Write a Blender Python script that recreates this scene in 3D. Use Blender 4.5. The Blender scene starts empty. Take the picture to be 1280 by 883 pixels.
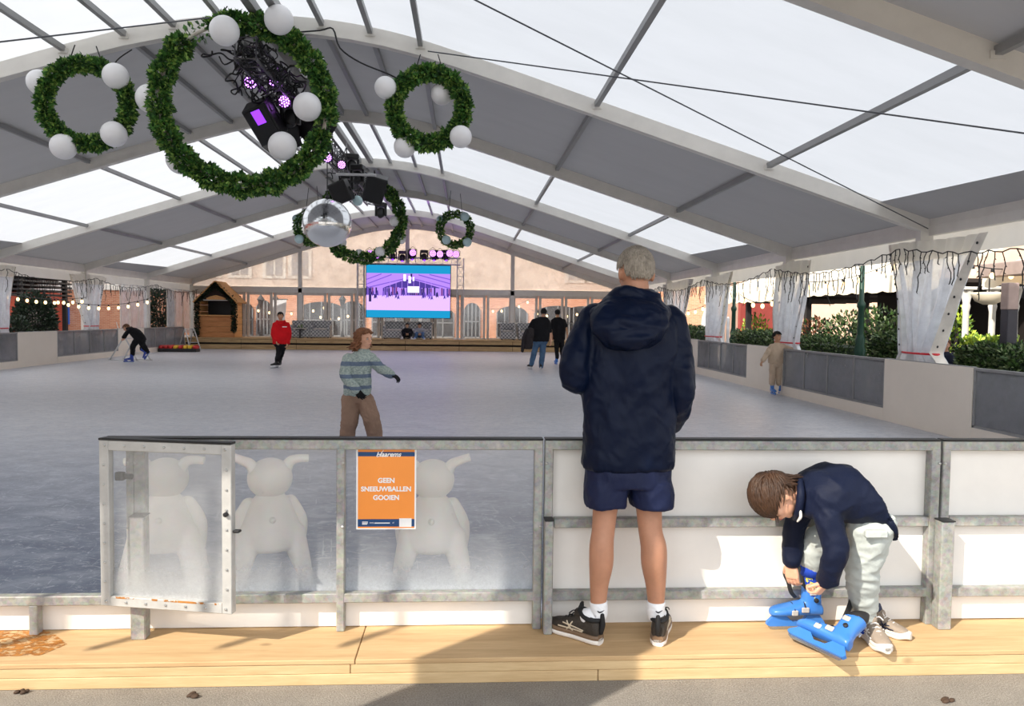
import bpy, bmesh, math, random
from mathutils import Vector, Matrix, Quaternion, noise
random.seed(7)
V = Vector
SC = bpy.context.scene
COL = SC.collection
PI = math.pi

# ------------------------------------------------------------------ camera
F_PX, YAW, PITCH, ROLL, ZC = 952.7, 0.0593, 0.0473, 0.0121, 1.60
cam_d = bpy.data.cameras.new('camera'); cam = bpy.data.objects.new('camera', cam_d); COL.objects.link(cam)
cam_d.sensor_width = 36.0; cam_d.lens = F_PX / 1280 * 36.0; cam_d.clip_end = 400; cam_d.clip_start = .02
fwd = V((math.sin(YAW) * math.cos(PITCH), math.cos(YAW) * math.cos(PITCH), -math.sin(PITCH)))
rgt = fwd.cross(V((0, 0, 1))).normalized(); upv = rgt.cross(fwd)
cr, sr = math.cos(ROLL), math.sin(ROLL)
rgt2 = rgt * cr + upv * sr; up2 = upv * cr - rgt * sr
cam.matrix_world = Matrix(((rgt2.x, up2.x, -fwd.x, 0), (rgt2.y, up2.y, -fwd.y, 0), (rgt2.z, up2.z, -fwd.z, ZC), (0, 0, 0, 1)))
SC.camera = cam

def ray(px, py):
    return fwd * F_PX + rgt2 * (px - 640) - up2 * (py - 441.5)
def at(px, py, Y):
    """point of the place that lies at depth Y on the sight line through a pixel"""
    d = ray(px, py); return V((0, 0, ZC)) + d * (Y / d.y)
def atz(px, py, z):
    d = ray(px, py); return V((0, 0, ZC)) + d * ((z - ZC) / d.z)
def atx(px, py, x):
    d = ray(px, py); return V((0, 0, ZC)) + d * (x / d.x)

# ------------------------------------------------------------------ materials
def lin(c):
    if isinstance(c, str):
        c = c.lstrip('#'); c = tuple(int(c[i:i + 2], 16) for i in (0, 2, 4))
    r = []
    for v in c[:3]:
        v = v / 255
        r.append(v / 12.92 if v <= .04045 else ((v + .055) / 1.055) ** 2.4)
    return (*r, 1)
class NT:
    def __init__(s, name):
        s.m = bpy.data.materials.new(name); s.m.use_nodes = True; s.t = s.m.node_tree; s.t.nodes.clear()
        s.out = s.n('ShaderNodeOutputMaterial')
    def n(s, typ, **kw):
        nd = s.t.nodes.new(typ)
        for k, v in kw.items():
            if k in nd.inputs: nd.inputs[k].default_value = v
            else: setattr(nd, k, v)
        return nd
    def l(s, a, b): s.t.links.new(a, b)
    def coord(s): return s.n('ShaderNodeTexCoord').outputs['Object']
    def noise(s, scale, detail=4, rough=.55, vec=None, dist=0):
        nd = s.n('ShaderNodeTexNoise'); nd.inputs['Scale'].default_value = scale; nd.inputs['Detail'].default_value = detail
        nd.inputs['Roughness'].default_value = rough; nd.inputs['Distortion'].default_value = dist
        s.l(vec if vec is not None else s.coord(), nd.inputs['Vector']); return nd.outputs['Fac']
    def ramp(s, fac, stops):
        nd = s.n('ShaderNodeValToRGB'); el = nd.color_ramp.elements
        while len(el) < len(stops): el.new(.5)
        for e, (p, c) in zip(el, stops): e.position = p; e.color = c if len(c) == 4 else lin(c)
        s.l(fac, nd.inputs['Fac']); return nd.outputs['Color']
    def map(s, vec, scale=(1, 1, 1), rot=(0, 0, 0), loc=(0, 0, 0)):
        nd = s.n('ShaderNodeMapping'); nd.inputs['Scale'].default_value = scale; nd.inputs['Rotation'].default_value = rot; nd.inputs['Location'].default_value = loc
        s.l(vec, nd.inputs['Vector']); return nd.outputs['Vector']
    def mixc(s, fac, a, b, mode='MIX'):
        nd = s.n('ShaderNodeMix'); nd.data_type = 'RGBA'; nd.blend_type = mode
        for i, v in ((0, fac), (6, a), (7, b)):
            if hasattr(v, 'is_output'): s.l(v, nd.inputs[i])
            else: nd.inputs[i].default_value = v if i == 0 else (v if len(v) == 4 else lin(v))
        return nd.outputs[2]
    def math(s, op, a, b=0.0, clamp=False):
        nd = s.n('ShaderNodeMath'); nd.operation = op; nd.use_clamp = clamp
        for i, v in ((0, a), (1, b)):
            if hasattr(v, 'is_output'): s.l(v, nd.inputs[i])
            else: nd.inputs[i].default_value = v
        return nd.outputs[0]
    def bump(s, h, strength=.3, dist=.01):
        nd = s.n('ShaderNodeBump'); nd.inputs['Strength'].default_value = strength; nd.inputs['Distance'].default_value = dist
        s.l(h, nd.inputs['Height']); return nd.outputs['Normal']
    def bsdf(s, col, rough=.5, metal=0, normal=None, spec=.5, **kw):
        b = s.n('ShaderNodeBsdfPrincipled'); s.b = b
        for k, v in (('Base Color', col), ('Roughness', rough), ('Metallic', metal)):
            if hasattr(v, 'is_output'): s.l(v, b.inputs[k])
            else: b.inputs[k].default_value = v
        b.inputs['Specular IOR Level'].default_value = spec
        if normal is not None: s.l(normal, b.inputs['Normal'])
        for k, v in kw.items(): b.inputs[k.replace('_', ' ')].default_value = v
        return b.outputs[0]
    def done(s, sh): s.l(sh, s.out.inputs['Surface']); return s.m

def M(name, col, rough=.5, metal=0, var=.12, vscale=6, bump=0, bscale=60, spec=.5, stretch=None, **kw):
    """plain surface with slight mottling of its own colour and fine relief"""
    t = NT(name); c = lin(col); v = t.coord()
    if stretch: v = t.map(v, stretch)
    nz = t.noise(vscale, 5, .6, v)
    lo = tuple(x * (1 - var) for x in c[:3]) + (1,); hi = tuple(min(1, x * (1 + var)) for x in c[:3]) + (1,)
    cc = t.ramp(nz, [(.3, lo), (.7, hi)])
    nrm = t.bump(t.noise(bscale, 4, .6, v), bump, .01) if bump else None
    return t.done(t.bsdf(cc, rough, metal, nrm, spec, **kw))

def M_emit(name, col, strength):
    t = NT(name); e = t.n('ShaderNodeEmission'); e.inputs[0].default_value = lin(col); e.inputs[1].default_value = strength
    return t.done(e.outputs[0])

def M_fabric_roof(name, col, transl, rough=.5):
    t = NT(name); v = t.coord()
    n1 = t.noise(.7, 5, .6, t.map(v, (1, 3, 1))); c = lin(col)
    cc = t.ramp(n1, [(.3, tuple(x * .94 for x in c[:3]) + (1,)), (.7, c)])
    d = t.n('ShaderNodeBsdfDiffuse'); tr = t.n('ShaderNodeBsdfTranslucent'); t.l(cc, d.inputs[0]); t.l(cc, tr.inputs[0])
    g = t.n('ShaderNodeBsdfGlossy'); g.inputs['Roughness'].default_value = .45
    m = t.n('ShaderNodeMixShader'); m.inputs[0].default_value = transl; t.l(d.outputs[0], m.inputs[1]); t.l(tr.outputs[0], m.inputs[2])
    m2 = t.n('ShaderNodeMixShader'); m2.inputs[0].default_value = .03; t.l(m.outputs[0], m2.inputs[1]); t.l(g.outputs[0], m2.inputs[2])
    return t.done(m2.outputs[0])

def M_clear(name, haze=.15, tint=(225, 230, 235), dirt=0.0, hz=(0.2, .6), folds=0.0, gloss=.06, scratch=0.0):
    """clear sheet plastic: see-through, milky, dirtier near its foot"""
    t = NT(name); v = t.coord()
    tp = t.n('ShaderNodeBsdfTransparent')
    d = t.n('ShaderNodeBsdfDiffuse'); d.inputs[0].default_value = lin(tint)
    tr = t.n('ShaderNodeBsdfTranslucent'); tr.inputs[0].default_value = lin(tint)
    md = t.n('ShaderNodeMixShader'); md.inputs[0].default_value = .5; t.l(d.outputs[0], md.inputs[1]); t.l(tr.outputs[0], md.inputs[2])
    fac = t.math('MULTIPLY_ADD', t.noise(3, 6, .65, v), haze * 1.2); t.t.nodes[-1].inputs[2].default_value = haze * .4
    if dirt:
        sx = t.n('ShaderNodeSeparateXYZ'); t.l(v, sx.inputs[0])
        mr = t.n('ShaderNodeMapRange'); t.l(sx.outputs['Z'], mr.inputs[0]); mr.inputs[1].default_value = hz[1]; mr.inputs[2].default_value = hz[0]
        dd = t.math('MULTIPLY', t.math('MULTIPLY', mr.outputs[0], mr.outputs[0]), t.math('MULTIPLY', t.math('ADD', t.math('MULTIPLY', t.noise(60, 6, .8, v, 1.0), .7), t.math('MULTIPLY', t.noise(4, 4, .6, v), .35)), dirt * 1.9))
        fac = t.math('ADD', fac, dd)
    if scratch:
        w = t.noise(26, 8, .8, t.map(v, (1, 1, .5)), 1.5)
        sc = t.math('MULTIPLY', t.math('GREATER_THAN', w, .66), scratch)
        fac = t.math('ADD', fac, sc)
    fac = t.math('MINIMUM', fac, .93)
    m = t.n('ShaderNodeMixShader'); t.l(fac, m.inputs[0]); t.l(tp.outputs[0], m.inputs[1]); t.l(md.outputs[0], m.inputs[2])
    g = t.n('ShaderNodeBsdfGlossy'); g.inputs['Roughness'].default_value = .12
    if folds: t.l(t.bump(t.noise(7, 4, .6, t.map(v, (1, 1, .3))), folds, .03), g.inputs['Normal'])
    m2 = t.n('ShaderNodeMixShader'); m2.inputs[0].default_value = gloss; t.l(m.outputs[0], m2.inputs[1]); t.l(g.outputs[0], m2.inputs[2])
    return t.done(m2.outputs[0])

def M_brick(name, c1, c2, mortar, scale=1.0, axis='xz', rough=.85):
    t = NT(name); v = t.coord()
    sx = t.n('ShaderNodeSeparateXYZ'); t.l(v, sx.inputs[0]); cb = t.n('ShaderNodeCombineXYZ')
    t.l(sx.outputs['X' if axis == 'xz' else 'Y'], cb.inputs[0]); t.l(sx.outputs['Z'], cb.inputs[1])
    b = t.n('ShaderNodeTexBrick'); b.inputs['Scale'].default_value = scale
    b.inputs['Brick Width'].default_value = .22; b.inputs['Row Height'].default_value = .07; b.inputs['Mortar Size'].default_value = .008
    t.l(cb.outputs[0], b.inputs['Vector'])
    b.inputs['Color1'].default_value = lin(c1); b.inputs['Color2'].default_value = lin(c2); b.inputs['Mortar'].default_value = lin(mortar)
    cc = t.mixc(.35, b.outputs['Color'], t.ramp(t.noise(1.5, 6), [(.3, c1), (.7, c2)]))
    return t.done(t.bsdf(cc, rough, 0, t.bump(b.outputs['Fac'], -.4, .01), .2))

def M_wood(name, c_lo, c_hi, axis=0, scale=1.0, rough=.6, knots=True):
    t = NT(name); v = t.coord(); s = [9 * scale] * 3; s[axis] = .8 * scale
    w = t.noise(2.2, 6, .6, t.map(v, s), .6)
    fine = t.noise(9, 4, .6, t.map(v, s))
    cc = t.ramp(w, [(.25, c_lo), (.5, tuple((a + b) / 2 for a, b in zip(lin(c_lo), lin(c_hi)))), (.72, c_hi)])
    cc = t.mixc(.18, cc, t.ramp(fine, [(.4, c_lo), (.6, c_hi)]))
    if knots:
        k = t.n('ShaderNodeTexVoronoi'); k.inputs['Scale'].default_value = 2.3
        s2 = [1.5] * 3; s2[axis] = .9; t.l(t.map(v, s2), k.inputs['Vector'])
        kk = t.ramp(k.outputs['Distance'], [(.03, (0, 0, 0, 1)), (.09, (1, 1, 1, 1))])
        cc = t.mixc(kk, tuple(x * .55 for x in lin(c_lo)[:3]) + (1,), cc)
    return t.done(t.bsdf(cc, rough, 0, t.bump(fine, .12, .004), .3))

# ------------------------------------------------------------------ mesh builder
def spline(pts, n=6):
    """catmull-rom through points of any dimension (lists)"""
    P = [list(p) for p in pts]
    if len(P) < 3 or n < 2:
        return P
    out = []
    for i in range(len(P) - 1):
        p0 = P[max(i - 1, 0)]; p1 = P[i]; p2 = P[i + 1]; p3 = P[min(i + 2, len(P) - 1)]
        for k in range(n):
            t = k / n; t2 = t * t; t3 = t2 * t
            out.append([.5 * (2 * b + (c - a) * t + (2 * a - 5 * b + 4 * c - d) * t2 + (3 * b - a - 3 * c + d) * t3) for a, b, c, d in zip(p0, p1, p2, p3)])
    out.append(P[-1]); return out

class MB:
    def __init__(s): s.v = []; s.f = []; s.mi = []; s.cur = 0
    def add(s, vs, fs):
        o = len(s.v); s.v += [V(p) for p in vs]; s.f += [tuple(i + o for i in f) for f in fs]; s.mi += [s.cur] * len(fs)
    def join(s, o):
        off = len(s.v); s.v += list(o.v); s.f += [tuple(i + off for i in f) for f in o.f]; s.mi += list(o.mi); return s
    def xf(s, mtx, start=0):
        for i in range(start, len(s.v)): s.v[i] = mtx @ s.v[i]
        return s
    def box(s, lo, hi, rot=None, ctr=None):
        x0, y0, z0 = lo; x1, y1, z1 = hi
        vs = [V((x, y, z)) for x in (x0, x1) for y in (y0, y1) for z in (z0, z1)]
        if rot is not None:
            c = V(ctr) if ctr is not None else V(((x0 + x1) / 2, (y0 + y1) / 2, (z0 + z1) / 2))
            vs = [c + rot @ (p - c) for p in vs]
        s.add(vs, [(0, 1, 3, 2), (4, 6, 7, 5), (0, 4, 5, 1), (2, 3, 7, 6), (0, 2, 6, 4), (1, 5, 7, 3)]); return s
    def bbox(s, lo, hi, b=.004):
        """box with chamfered edges"""
        bm = bmesh.new(); bmesh.ops.create_cube(bm, size=1)
        l = V(lo); h = V(hi)
        for v in bm.verts: v.co = V([(l[i] + h[i]) / 2 + v.co[i] * (h[i] - l[i]) for i in range(3)])
        bmesh.ops.bevel(bm, geom=list(bm.edges), offset=b, segments=1, affect='EDGES')
        s.frombm(bm); return s
    def frombm(s, bm):
        bm.verts.index_update(); s.add([v.co.copy() for v in bm.verts], [[v.index for v in f.verts] for f in bm.faces]); bm.free()
    def bar(s, a, b, w, h=None, up=V((0, 0, 1))):
        """square bar between two points"""
        a = V(a); b = V(b); h = h or w; d = (b - a).normalized(); x = d.cross(up)
        if x.length < 1e-4: x = d.cross(V((0, 1, 0)))
        x.normalize(); z = x.cross(d)
        vs = [p + x * sx * w / 2 + z * sz * h / 2 for p in (a, b) for sx, sz in ((-1, -1), (1, -1), (1, 1), (-1, 1))]
        s.add(vs, [(0, 3, 2, 1), (4, 5, 6, 7), (0, 1, 5, 4), (1, 2, 6, 5), (2, 3, 7, 6), (3, 0, 4, 7)]); return s
    def rings(s, R, cap=True, closed=False):
        n = len(R[0]); o = []
        for r in R: o += r
        fs = []
        m = len(R)
        for i in range(m if closed else m - 1):
            j = (i + 1) % m
            for k in range(n): fs.append((i * n + k, i * n + (k + 1) % n, j * n + (k + 1) % n, j * n + k))
        if cap and not closed: fs.append(tuple(reversed(range(n)))); fs.append(tuple(range((m - 1) * n, m * n)))
        s.add(o, fs); return s
    def tube(s, pts, rad, seg=8, sub=1, round_ends=False, closed=False, flat=1.0, up=None):
        P = [V(p) for p in pts]; r = rad if isinstance(rad, (list, tuple)) else [rad] * len(P)
        if sub > 1 and len(P) > 2:
            q = spline([[*p, w] for p, w in zip(P, r)], sub); P = [V(x[:3]) for x in q]; r = [max(x[3], .0005) for x in q]
        n = len(P); R = []; T = []
        for i in range(n):
            a = P[(i - 1) % n] if closed else P[max(i - 1, 0)]; b = P[(i + 1) % n] if closed else P[min(i + 1, n - 1)]
            T.append((b - a).normalized() if (b - a).length > 1e-9 else V((0, 0, 1)))
        u = V(up) if up else (V((0, 0, 1)) if abs(T[0].z) < .9 else V((1, 0, 0)))
        u = (u - T[0] * u.dot(T[0])).normalized()
        fr = []
        for i in range(n):
            u = u - T[i] * u.dot(T[i])
            if u.length < 1e-6: u = T[i].orthogonal()
            u.normalize(); fr.append((u.copy(), T[i].cross(u)))
        def ring(c, fr_, rr): return [c + (fr_[0] * math.cos(2 * PI * k / seg) * flat + fr_[1] * math.sin(2 * PI * k / seg)) * rr for k in range(seg)]
        if round_ends and not closed:
            for t in (.95, .7, .35): R.append(ring(P[0] - T[0] * r[0] * t, fr[0], r[0] * math.sqrt(1 - t * t)))
        for i in range(n): R.append(ring(P[i], fr[i], r[i]))
        if round_ends and not closed:
            for t in (.35, .7, .95): R.append(ring(P[-1] + T[-1] * r[-1] * t, fr[-1], r[-1] * math.sqrt(1 - t * t)))
        return s.rings(R, True, closed)
    def loft(s, rings, seg=24, sub=1, ex=2.0):
        """rings: (centre, half-axis a, half-axis b); superellipse sections"""
        if sub > 1:
            q = spline([[*V(c), *V(a), *V(b)] for c, a, b in rings], sub); rings = [(V(x[:3]), V(x[3:6]), V(x[6:9])) for x in q]
        R = []
        for c, a, b in rings:
            rr = []
            for k in range(seg):
                t = 2 * PI * k / seg; cx, sy = math.cos(t), math.sin(t)
                rr.append(V(c) + V(a) * math.copysign(abs(cx) ** (2 / ex), cx) + V(b) * math.copysign(abs(sy) ** (2 / ex), sy))
            R.append(rr)
        return s.rings(R)
    def ell(s, c, ax, ay=None, az=None, nu=16, nv=10):
        """ellipsoid with three half-axis vectors, or a radius"""
        c = V(c)
        if not hasattr(ax, '__len__'): ax, ay, az = V((ax, 0, 0)), V((0, ax, 0)), V((0, 0, ax))
        ax, ay, az = V(ax), V(ay), V(az); vs = []; fs = []
        for i in range(1, nv):
            t = PI * i / nv
            for k in range(nu):
                p = 2 * PI * k / nu; vs.append(c + ax * (math.sin(t) * math.cos(p)) + ay * (math.sin(t) * math.sin(p)) + az * math.cos(t))
        top = len(vs); vs.append(c + az); vs.append(c - az)
        for i in range(nv - 2):
            for k in range(nu): fs.append((i * nu + k, (i + 1) * nu + k, (i + 1) * nu + (k + 1) % nu, i * nu + (k + 1) % nu))
        for k in range(nu): fs.append((top, k, (k + 1) % nu)); fs.append((top + 1, (nv - 2) * nu + (k + 1) % nu, (nv - 2) * nu + k))
        s.add(vs, fs); return s
    def lathe(s, c, prof, seg=20, axis=V((0, 0, 1))):
        c = V(c); q = V((0, 0, 1)).rotation_difference(axis)
        R = [[c + q @ V((r * math.cos(2 * PI * k / seg), r * math.sin(2 * PI * k / seg), z)) for k in range(seg)] for r, z in prof]
        return s.rings(R)
    def prism(s, poly, y0, y1, plane='xz'):
        """polygon extruded along the third axis"""
        n = len(poly)
        f = {'xz': lambda a, b, t: V((a, t, b)), 'yz': lambda a, b, t: V((t, a, b)), 'xy': lambda a, b, t: V((a, b, t))}[plane]
        vs = [f(a, b, y0) for a, b in poly] + [f(a, b, y1) for a, b in poly]
        fs = [tuple(range(n)), tuple(reversed(range(n, 2 * n)))] + [(i, (i + n), (i + 1) % n + n, (i + 1) % n) for i in range(n)]
        s.add(vs, fs); return s
    def build(s, name, mats, parent=None, org=None, smooth=False, loc=None, split=None):
        me = bpy.data.meshes.new(name)
        if org is not None: o_ = V(org); vs = [p - o_ for p in s.v]
        else: vs = s.v
        me.from_pydata([tuple(p) for p in vs], [], s.f)
        ms = mats if isinstance(mats, (list, tuple)) else [mats]
        for m in ms: me.materials.append(m)
        if len(ms) > 1: me.polygons.foreach_set('material_index', s.mi)
        bm = bmesh.new(); bm.from_mesh(me); bmesh.ops.recalc_face_normals(bm, faces=bm.faces); bm.to_mesh(me); bm.free()
        if smooth: me.polygons.foreach_set('use_smooth', [True] * len(me.polygons))
        if smooth and split: me.set_sharp_from_angle(angle=split)
        me.update()
        o = bpy.data.objects.new(name, me); COL.objects.link(o)
        if parent is not None: o.parent = parent
        if loc is not None: o.location = loc
        elif org is not None and parent is None: o.location = org
        return o

def fuse(mb, voxel=.008, smooth=4, disp=None, factor=.5):
    """one continuous skin over overlapping volumes"""
    me = bpy.data.meshes.new('tmp'); me.from_pydata([tuple(p) for p in mb.v], [], mb.f)
    bm = bmesh.new(); bm.from_mesh(me); bmesh.ops.recalc_face_normals(bm, faces=bm.faces); bm.to_mesh(me); bm.free()
    o = bpy.data.objects.new('tmp', me); COL.objects.link(o)
    r = o.modifiers.new('r', 'REMESH'); r.mode = 'VOXEL'; r.voxel_size = voxel
    if smooth: sm = o.modifiers.new('s', 'SMOOTH'); sm.factor = factor; sm.iterations = smooth
    if disp:
        for k, (sz, st) in enumerate(disp):
            tx = bpy.data.textures.new('tmp', 'CLOUDS'); tx.noise_scale = sz; tx.noise_depth = 2
            d = o.modifiers.new('d%d' % k, 'DISPLACE'); d.texture = tx; d.texture_coords = 'GLOBAL'; d.strength = st; d.mid_level = .5
        sm = o.modifiers.new('s2', 'SMOOTH'); sm.factor = .4; sm.iterations = 1
    dg = bpy.context.evaluated_depsgraph_get(); ev = o.evaluated_get(dg); m2 = ev.to_mesh()
    out = MB(); out.add([v.co.copy() for v in m2.vertices], [tuple(p.vertices) for p in m2.polygons])
    ev.to_mesh_clear(); bpy.data.objects.remove(o); bpy.data.meshes.remove(me)
    return out

# ------------------------------------------------------------------ tagging
def tag(o, label=None, cat=None, group=None, kind=None):
    if label: o['label'] = label
    if cat: o['category'] = cat
    if group: o['group'] = group
    if kind: o['kind'] = kind
    return o
def empty(name, loc, rz=0, label=None, cat=None, group=None):
    o = bpy.data.objects.new(name, None); COL.objects.link(o); o.location = loc; o.rotation_euler = (0, 0, rz); o.empty_display_size = .1
    return tag(o, label, cat, group)
def struct(o): o['kind'] = 'structure'; return o
def copy_tree(o, parent=None, label=None, group=None):
    c = o.copy(); COL.objects.link(c)
    if parent is not None: c.parent = parent
    if label: c['label'] = label
    if group: c['group'] = group
    for ch in [x for x in ALLCH.get(o.name, [])] or list(o.children): copy_tree(ch, c)
    return c
ALLCH = {}
def text_mb(body, size, mtx, extrude=.0008, shear=0, align='CENTER', spacing=1.0, bold=0.0):
    cu = bpy.data.curves.new('t', 'FONT'); cu.body = body; cu.size = size; cu.extrude = extrude; cu.align_x = align; cu.align_y = 'CENTER'; cu.shear = shear; cu.space_line = spacing; cu.offset = bold
    o = bpy.data.objects.new('t', cu); COL.objects.link(o)
    dg = bpy.context.evaluated_depsgraph_get(); ev = o.evaluated_get(dg); me = ev.to_mesh()
    mb = MB(); mb.add([mtx @ v.co for v in me.vertices], [tuple(p.vertices) for p in me.polygons])
    ev.to_mesh_clear(); bpy.data.objects.remove(o); bpy.data.curves.remove(cu); return mb
def wrinkle(mb, layers, seed=0.0):
    """folds in cloth: ridged noise along the surface normal, stretched along a direction"""
    bm = bmesh.new(); vs = [bm.verts.new(p) for p in mb.v]
    for f in mb.f:
        try: bm.faces.new([vs[i] for i in f])
        except ValueError: pass
    bm.normal_update()
    for i, v in enumerate(vs):
        p = v.co; h = 0
        for amp, sc, rot in layers:
            q = V((p.x * sc[0], p.y * sc[1], p.z * sc[2]))
            if rot: q = Matrix.Rotation(rot, 3, 'Y') @ V((p.x, p.y, p.z)); q = V((q.x * sc[0], q.y * sc[1], q.z * sc[2]))
            q += V((seed, seed * .7, 0)); w = noise.noise(q * .45) * .8
            h += amp * (1 - 2.2 * abs(noise.noise(q + V((w, w, w)))))
        mb.v[i] = p + v.normal * h
    bm.free(); return mb
# ================================================================== SETTING
XC, HW, ZE = -2.85, 10.0, 2.95            # tent axis, half width, eave height
XL, XR = XC - HW, XC + HW
FY = [1.5, 6.5, 11.5, 16.5, 21.5, 26.5, 31.5, 36.5]   # portal frames
def zlow(x):
    u = abs(x - XC)
    return ZE + (HW - u) * .317 if u > 2.6 else 5.69 - .061 * u * u
BEAM_H = .24
m_alu = M('aluminium_frame', (222, 219, 213), .45, .1, .06, 3, .05, 80)
m_alu_d = M('grey_profile', (150, 151, 152), .45, .15, .06, 3)
m_white_pvc = M_fabric_roof('white_translucent_roof_cloth', (182, 185, 190), .66)
m_grey_pvc = M_fabric_roof('grey_blockout_roof_cloth', (188, 188, 190), .03)
m_valance = M_fabric_roof('cream_wall_cloth', (238, 234, 226), .35)

# --- portal frames
XS = [XC + t for t in [-10, -9, -7.5, -6, -4.5, -3.6, -2.6, -2.1, -1.6, -1.1, -.6, -.2, .2, .6, 1.1, 1.6, 2.1, 2.6, 3.6, 4.5, 6, 7.5, 9, 10]]
def arch_mb(y, w=.12):
    mb = MB(); R = []
    for x in XS:
        z = zlow(x); R.append([V((x, y - w / 2, z)), V((x, y + w / 2, z)), V((x, y + w / 2, z + BEAM_H)), V((x, y - w / 2, z + BEAM_H))])
    mb.rings(R)
    for sgn in (-1, 1):            # keder channel along both lower corners
        R = []
        for x in XS:
            z = zlow(x); R.append([V((x, y + sgn * w / 2, z)), V((x, y + sgn * (w / 2 + .012), z)), V((x, y + sgn * (w / 2 + .012), z + .03)), V((x, y + sgn * w / 2, z + .03))])
        mb.rings(R)
    for x in (XL, XR):
        xi = x - (.08 if x > XC else .0); mb.box((xi - .1, y - w / 2 - .008, -.1), (xi + .1, y + w / 2 + .008, ZE + .18))
    # bolt plates where purlins meet
    for off in PUR:
        x = XC + off; z = zlow(x)
        mb.box((x - .07, y - w / 2 - .02, z + .1), (x + .07, y + w / 2 + .02, z + .17))
    return mb
PUR = [-7.45, -5.0, -2.95, -2.1, -1.4, -.7, .7, 1.4, 2.13, 4.75, 7.4]
for i, y in enumerate(FY):
    struct(arch_mb(y).build('trim_%d' % (i + 1), m_alu))
# --- purlins and eave beams, one object each
for off in PUR:
    x = XC + off; z = zlow(x) + .17; mb = MB()
    mb.box((x - .035, FY[0], z - .04), (x + .035, FY[-1], z + .04))
    struct(mb.build('ceiling_purlin', m_alu_d))
for x in (XC - .16, XC + .16):
    mb = MB(); z = zlow(XC) + .16; mb.box((x - .06, FY[0], z - .06), (x + .06, FY[-1], z + .07)); struct(mb.build('ceiling_ridge_beam', m_alu_d))
for x in (XL, XR):
    mb = MB(); s = 1 if x > 0 else -1
    mb.box((x - .05, FY[0], ZE - .02), (x + .05, FY[-1], ZE + .235)); mb.box((x - s * .05 - .012, FY[0], ZE + .12), (x - s * .05 + .012, FY[-1], ZE + .15))
    struct(mb.build('ceiling_eave_beam', m_alu))
    mb = MB(); x2 = x + s * .06; nx = 60
    R = []
    for k in range(nx + 1):
        y = FY[0] + (FY[-1] - FY[0]) * k / nx; R.append([V((x2 + .01 * math.sin(k * 1.7), y, ZE + .1)), V((x2 + .02 * math.sin(k * 2.3), y, ZE - .34))])
    vs = [p for r in R for p in r]; mb.add(vs, [(2 * k, 2 * k + 1, 2 * k + 3, 2 * k + 2) for k in range(nx)])
    struct(mb.build('trim_valance', m_valance))
# --- roof cloth, one sheet a bay
def roof_sheet(y0, y1, sag):
    mb = MB(); xs = []
    for a, b in zip(XS[:-1], XS[1:]):
        for k in range(3): xs.append(a + (b - a) * k / 3)
    xs.append(XS[-1]); ny = 8; n = len(xs)
    for j in range(ny + 1):
        t = j / ny; y = y0 + (y1 - y0) * t
        for x in xs: mb.v.append(V((x, y, zlow(x) + BEAM_H - .005 - sag * math.sin(PI * t) * (.3 + .7 * min(1, (HW - abs(x - XC)) / 1.5)) * .0)))
    for j in range(ny):
        for k in range(n - 1): mb.f.append((j * n + k, j * n + k + 1, (j + 1) * n + k + 1, (j + 1) * n + k)); mb.mi.append(0)
    return mb
for i in range(len(FY) - 1):
    o = roof_sheet(FY[i], FY[i + 1], .03).build('ceiling', m_white_pvc if i % 2 else m_grey_pvc, smooth=True); struct(o)
    if i % 2:                      # blockout skirts along the eaves and ridge seam of the light bays
        mb = MB()
        for s in (-1, 1):
            xa, xb = XC + s * HW, XC + s * (HW - .55)
            za, zb = zlow(xa) + BEAM_H - .02, zlow(xb) + BEAM_H - .02
            mb.add([V((xa, FY[i], za)), V((xb, FY[i], zb)), V((xb - s * .3, FY[i + 1], zb + .09)), V((xa, FY[i + 1], za))], [(0, 1, 2, 3)])
        struct(mb.build('ceiling_skirt', m_grey_pvc))
# --- unseen near gable, closed above its header; added so its edge shades the barrier
mb = MB(); mb.box((XL, FY[0] - .06, 3.45), (XR, FY[0] + .06, 3.6)); struct(mb.build('shade_header', m_alu))
mb = MB()
xg = [x for x in XS if zlow(x) + BEAM_H > 3.55]
poly = [(xg[0], 3.5)] + [(x, zlow(x) + BEAM_H) for x in xg] + [(xg[-1], 3.5)]
mb.prism(poly, FY[0] - .01, FY[0] + .01); struct(mb.build('shade_gable', m_grey_pvc))
mb = MB(); mb.bbox((-2.5, FY[0] - .03, -.1), (-1.5, FY[0] + .03, 3.45), .01); struct(mb.build('shade_panel', m_valance))  # unseen panel, added to throw the broad shadow over step and legs
for x in (-4.72, -4.22, -3.62, -3.05): mb = MB(); mb.box((x - .018, FY[0] - .018, 2.62), (x + .018, FY[0] + .018, 3.45)); struct(mb.build('shade_rod', m_alu))  # unseen rods under the header, added for thin shadow lines on the step

# --- ice, street, step
t = NT('ice'); v = t.coord()
big = t.noise(.35, 5, .6, v); mid = t.noise(2.2, 7, .7, t.map(v, (1, 1.3, 1)), .8)
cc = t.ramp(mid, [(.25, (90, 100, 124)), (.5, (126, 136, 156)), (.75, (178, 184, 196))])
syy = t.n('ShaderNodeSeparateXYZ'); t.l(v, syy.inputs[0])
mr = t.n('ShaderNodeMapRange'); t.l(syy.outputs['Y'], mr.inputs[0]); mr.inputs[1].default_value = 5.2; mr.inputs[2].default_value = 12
frost_glare = t.math('MULTIPLY', mr.outputs[0], t.math('MULTIPLY_ADD', t.noise(1.1, 8, .75, t.map(v, (1, 1.6, 1)), .8), 1.3)); t.t.nodes[-1]  # frost plus the far ice's bright reflection, painted in, growing with depth
frost_glare = t.math('MULTIPLY', t.math('MINIMUM', t.math('MAXIMUM', frost_glare, 0), 1), t.math('ADD', t.math('MULTIPLY', t.noise(9, 9, .82, t.map(v, (1, 1.7, 1)), 1.0), 1.7), -.22, ), True)
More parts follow.
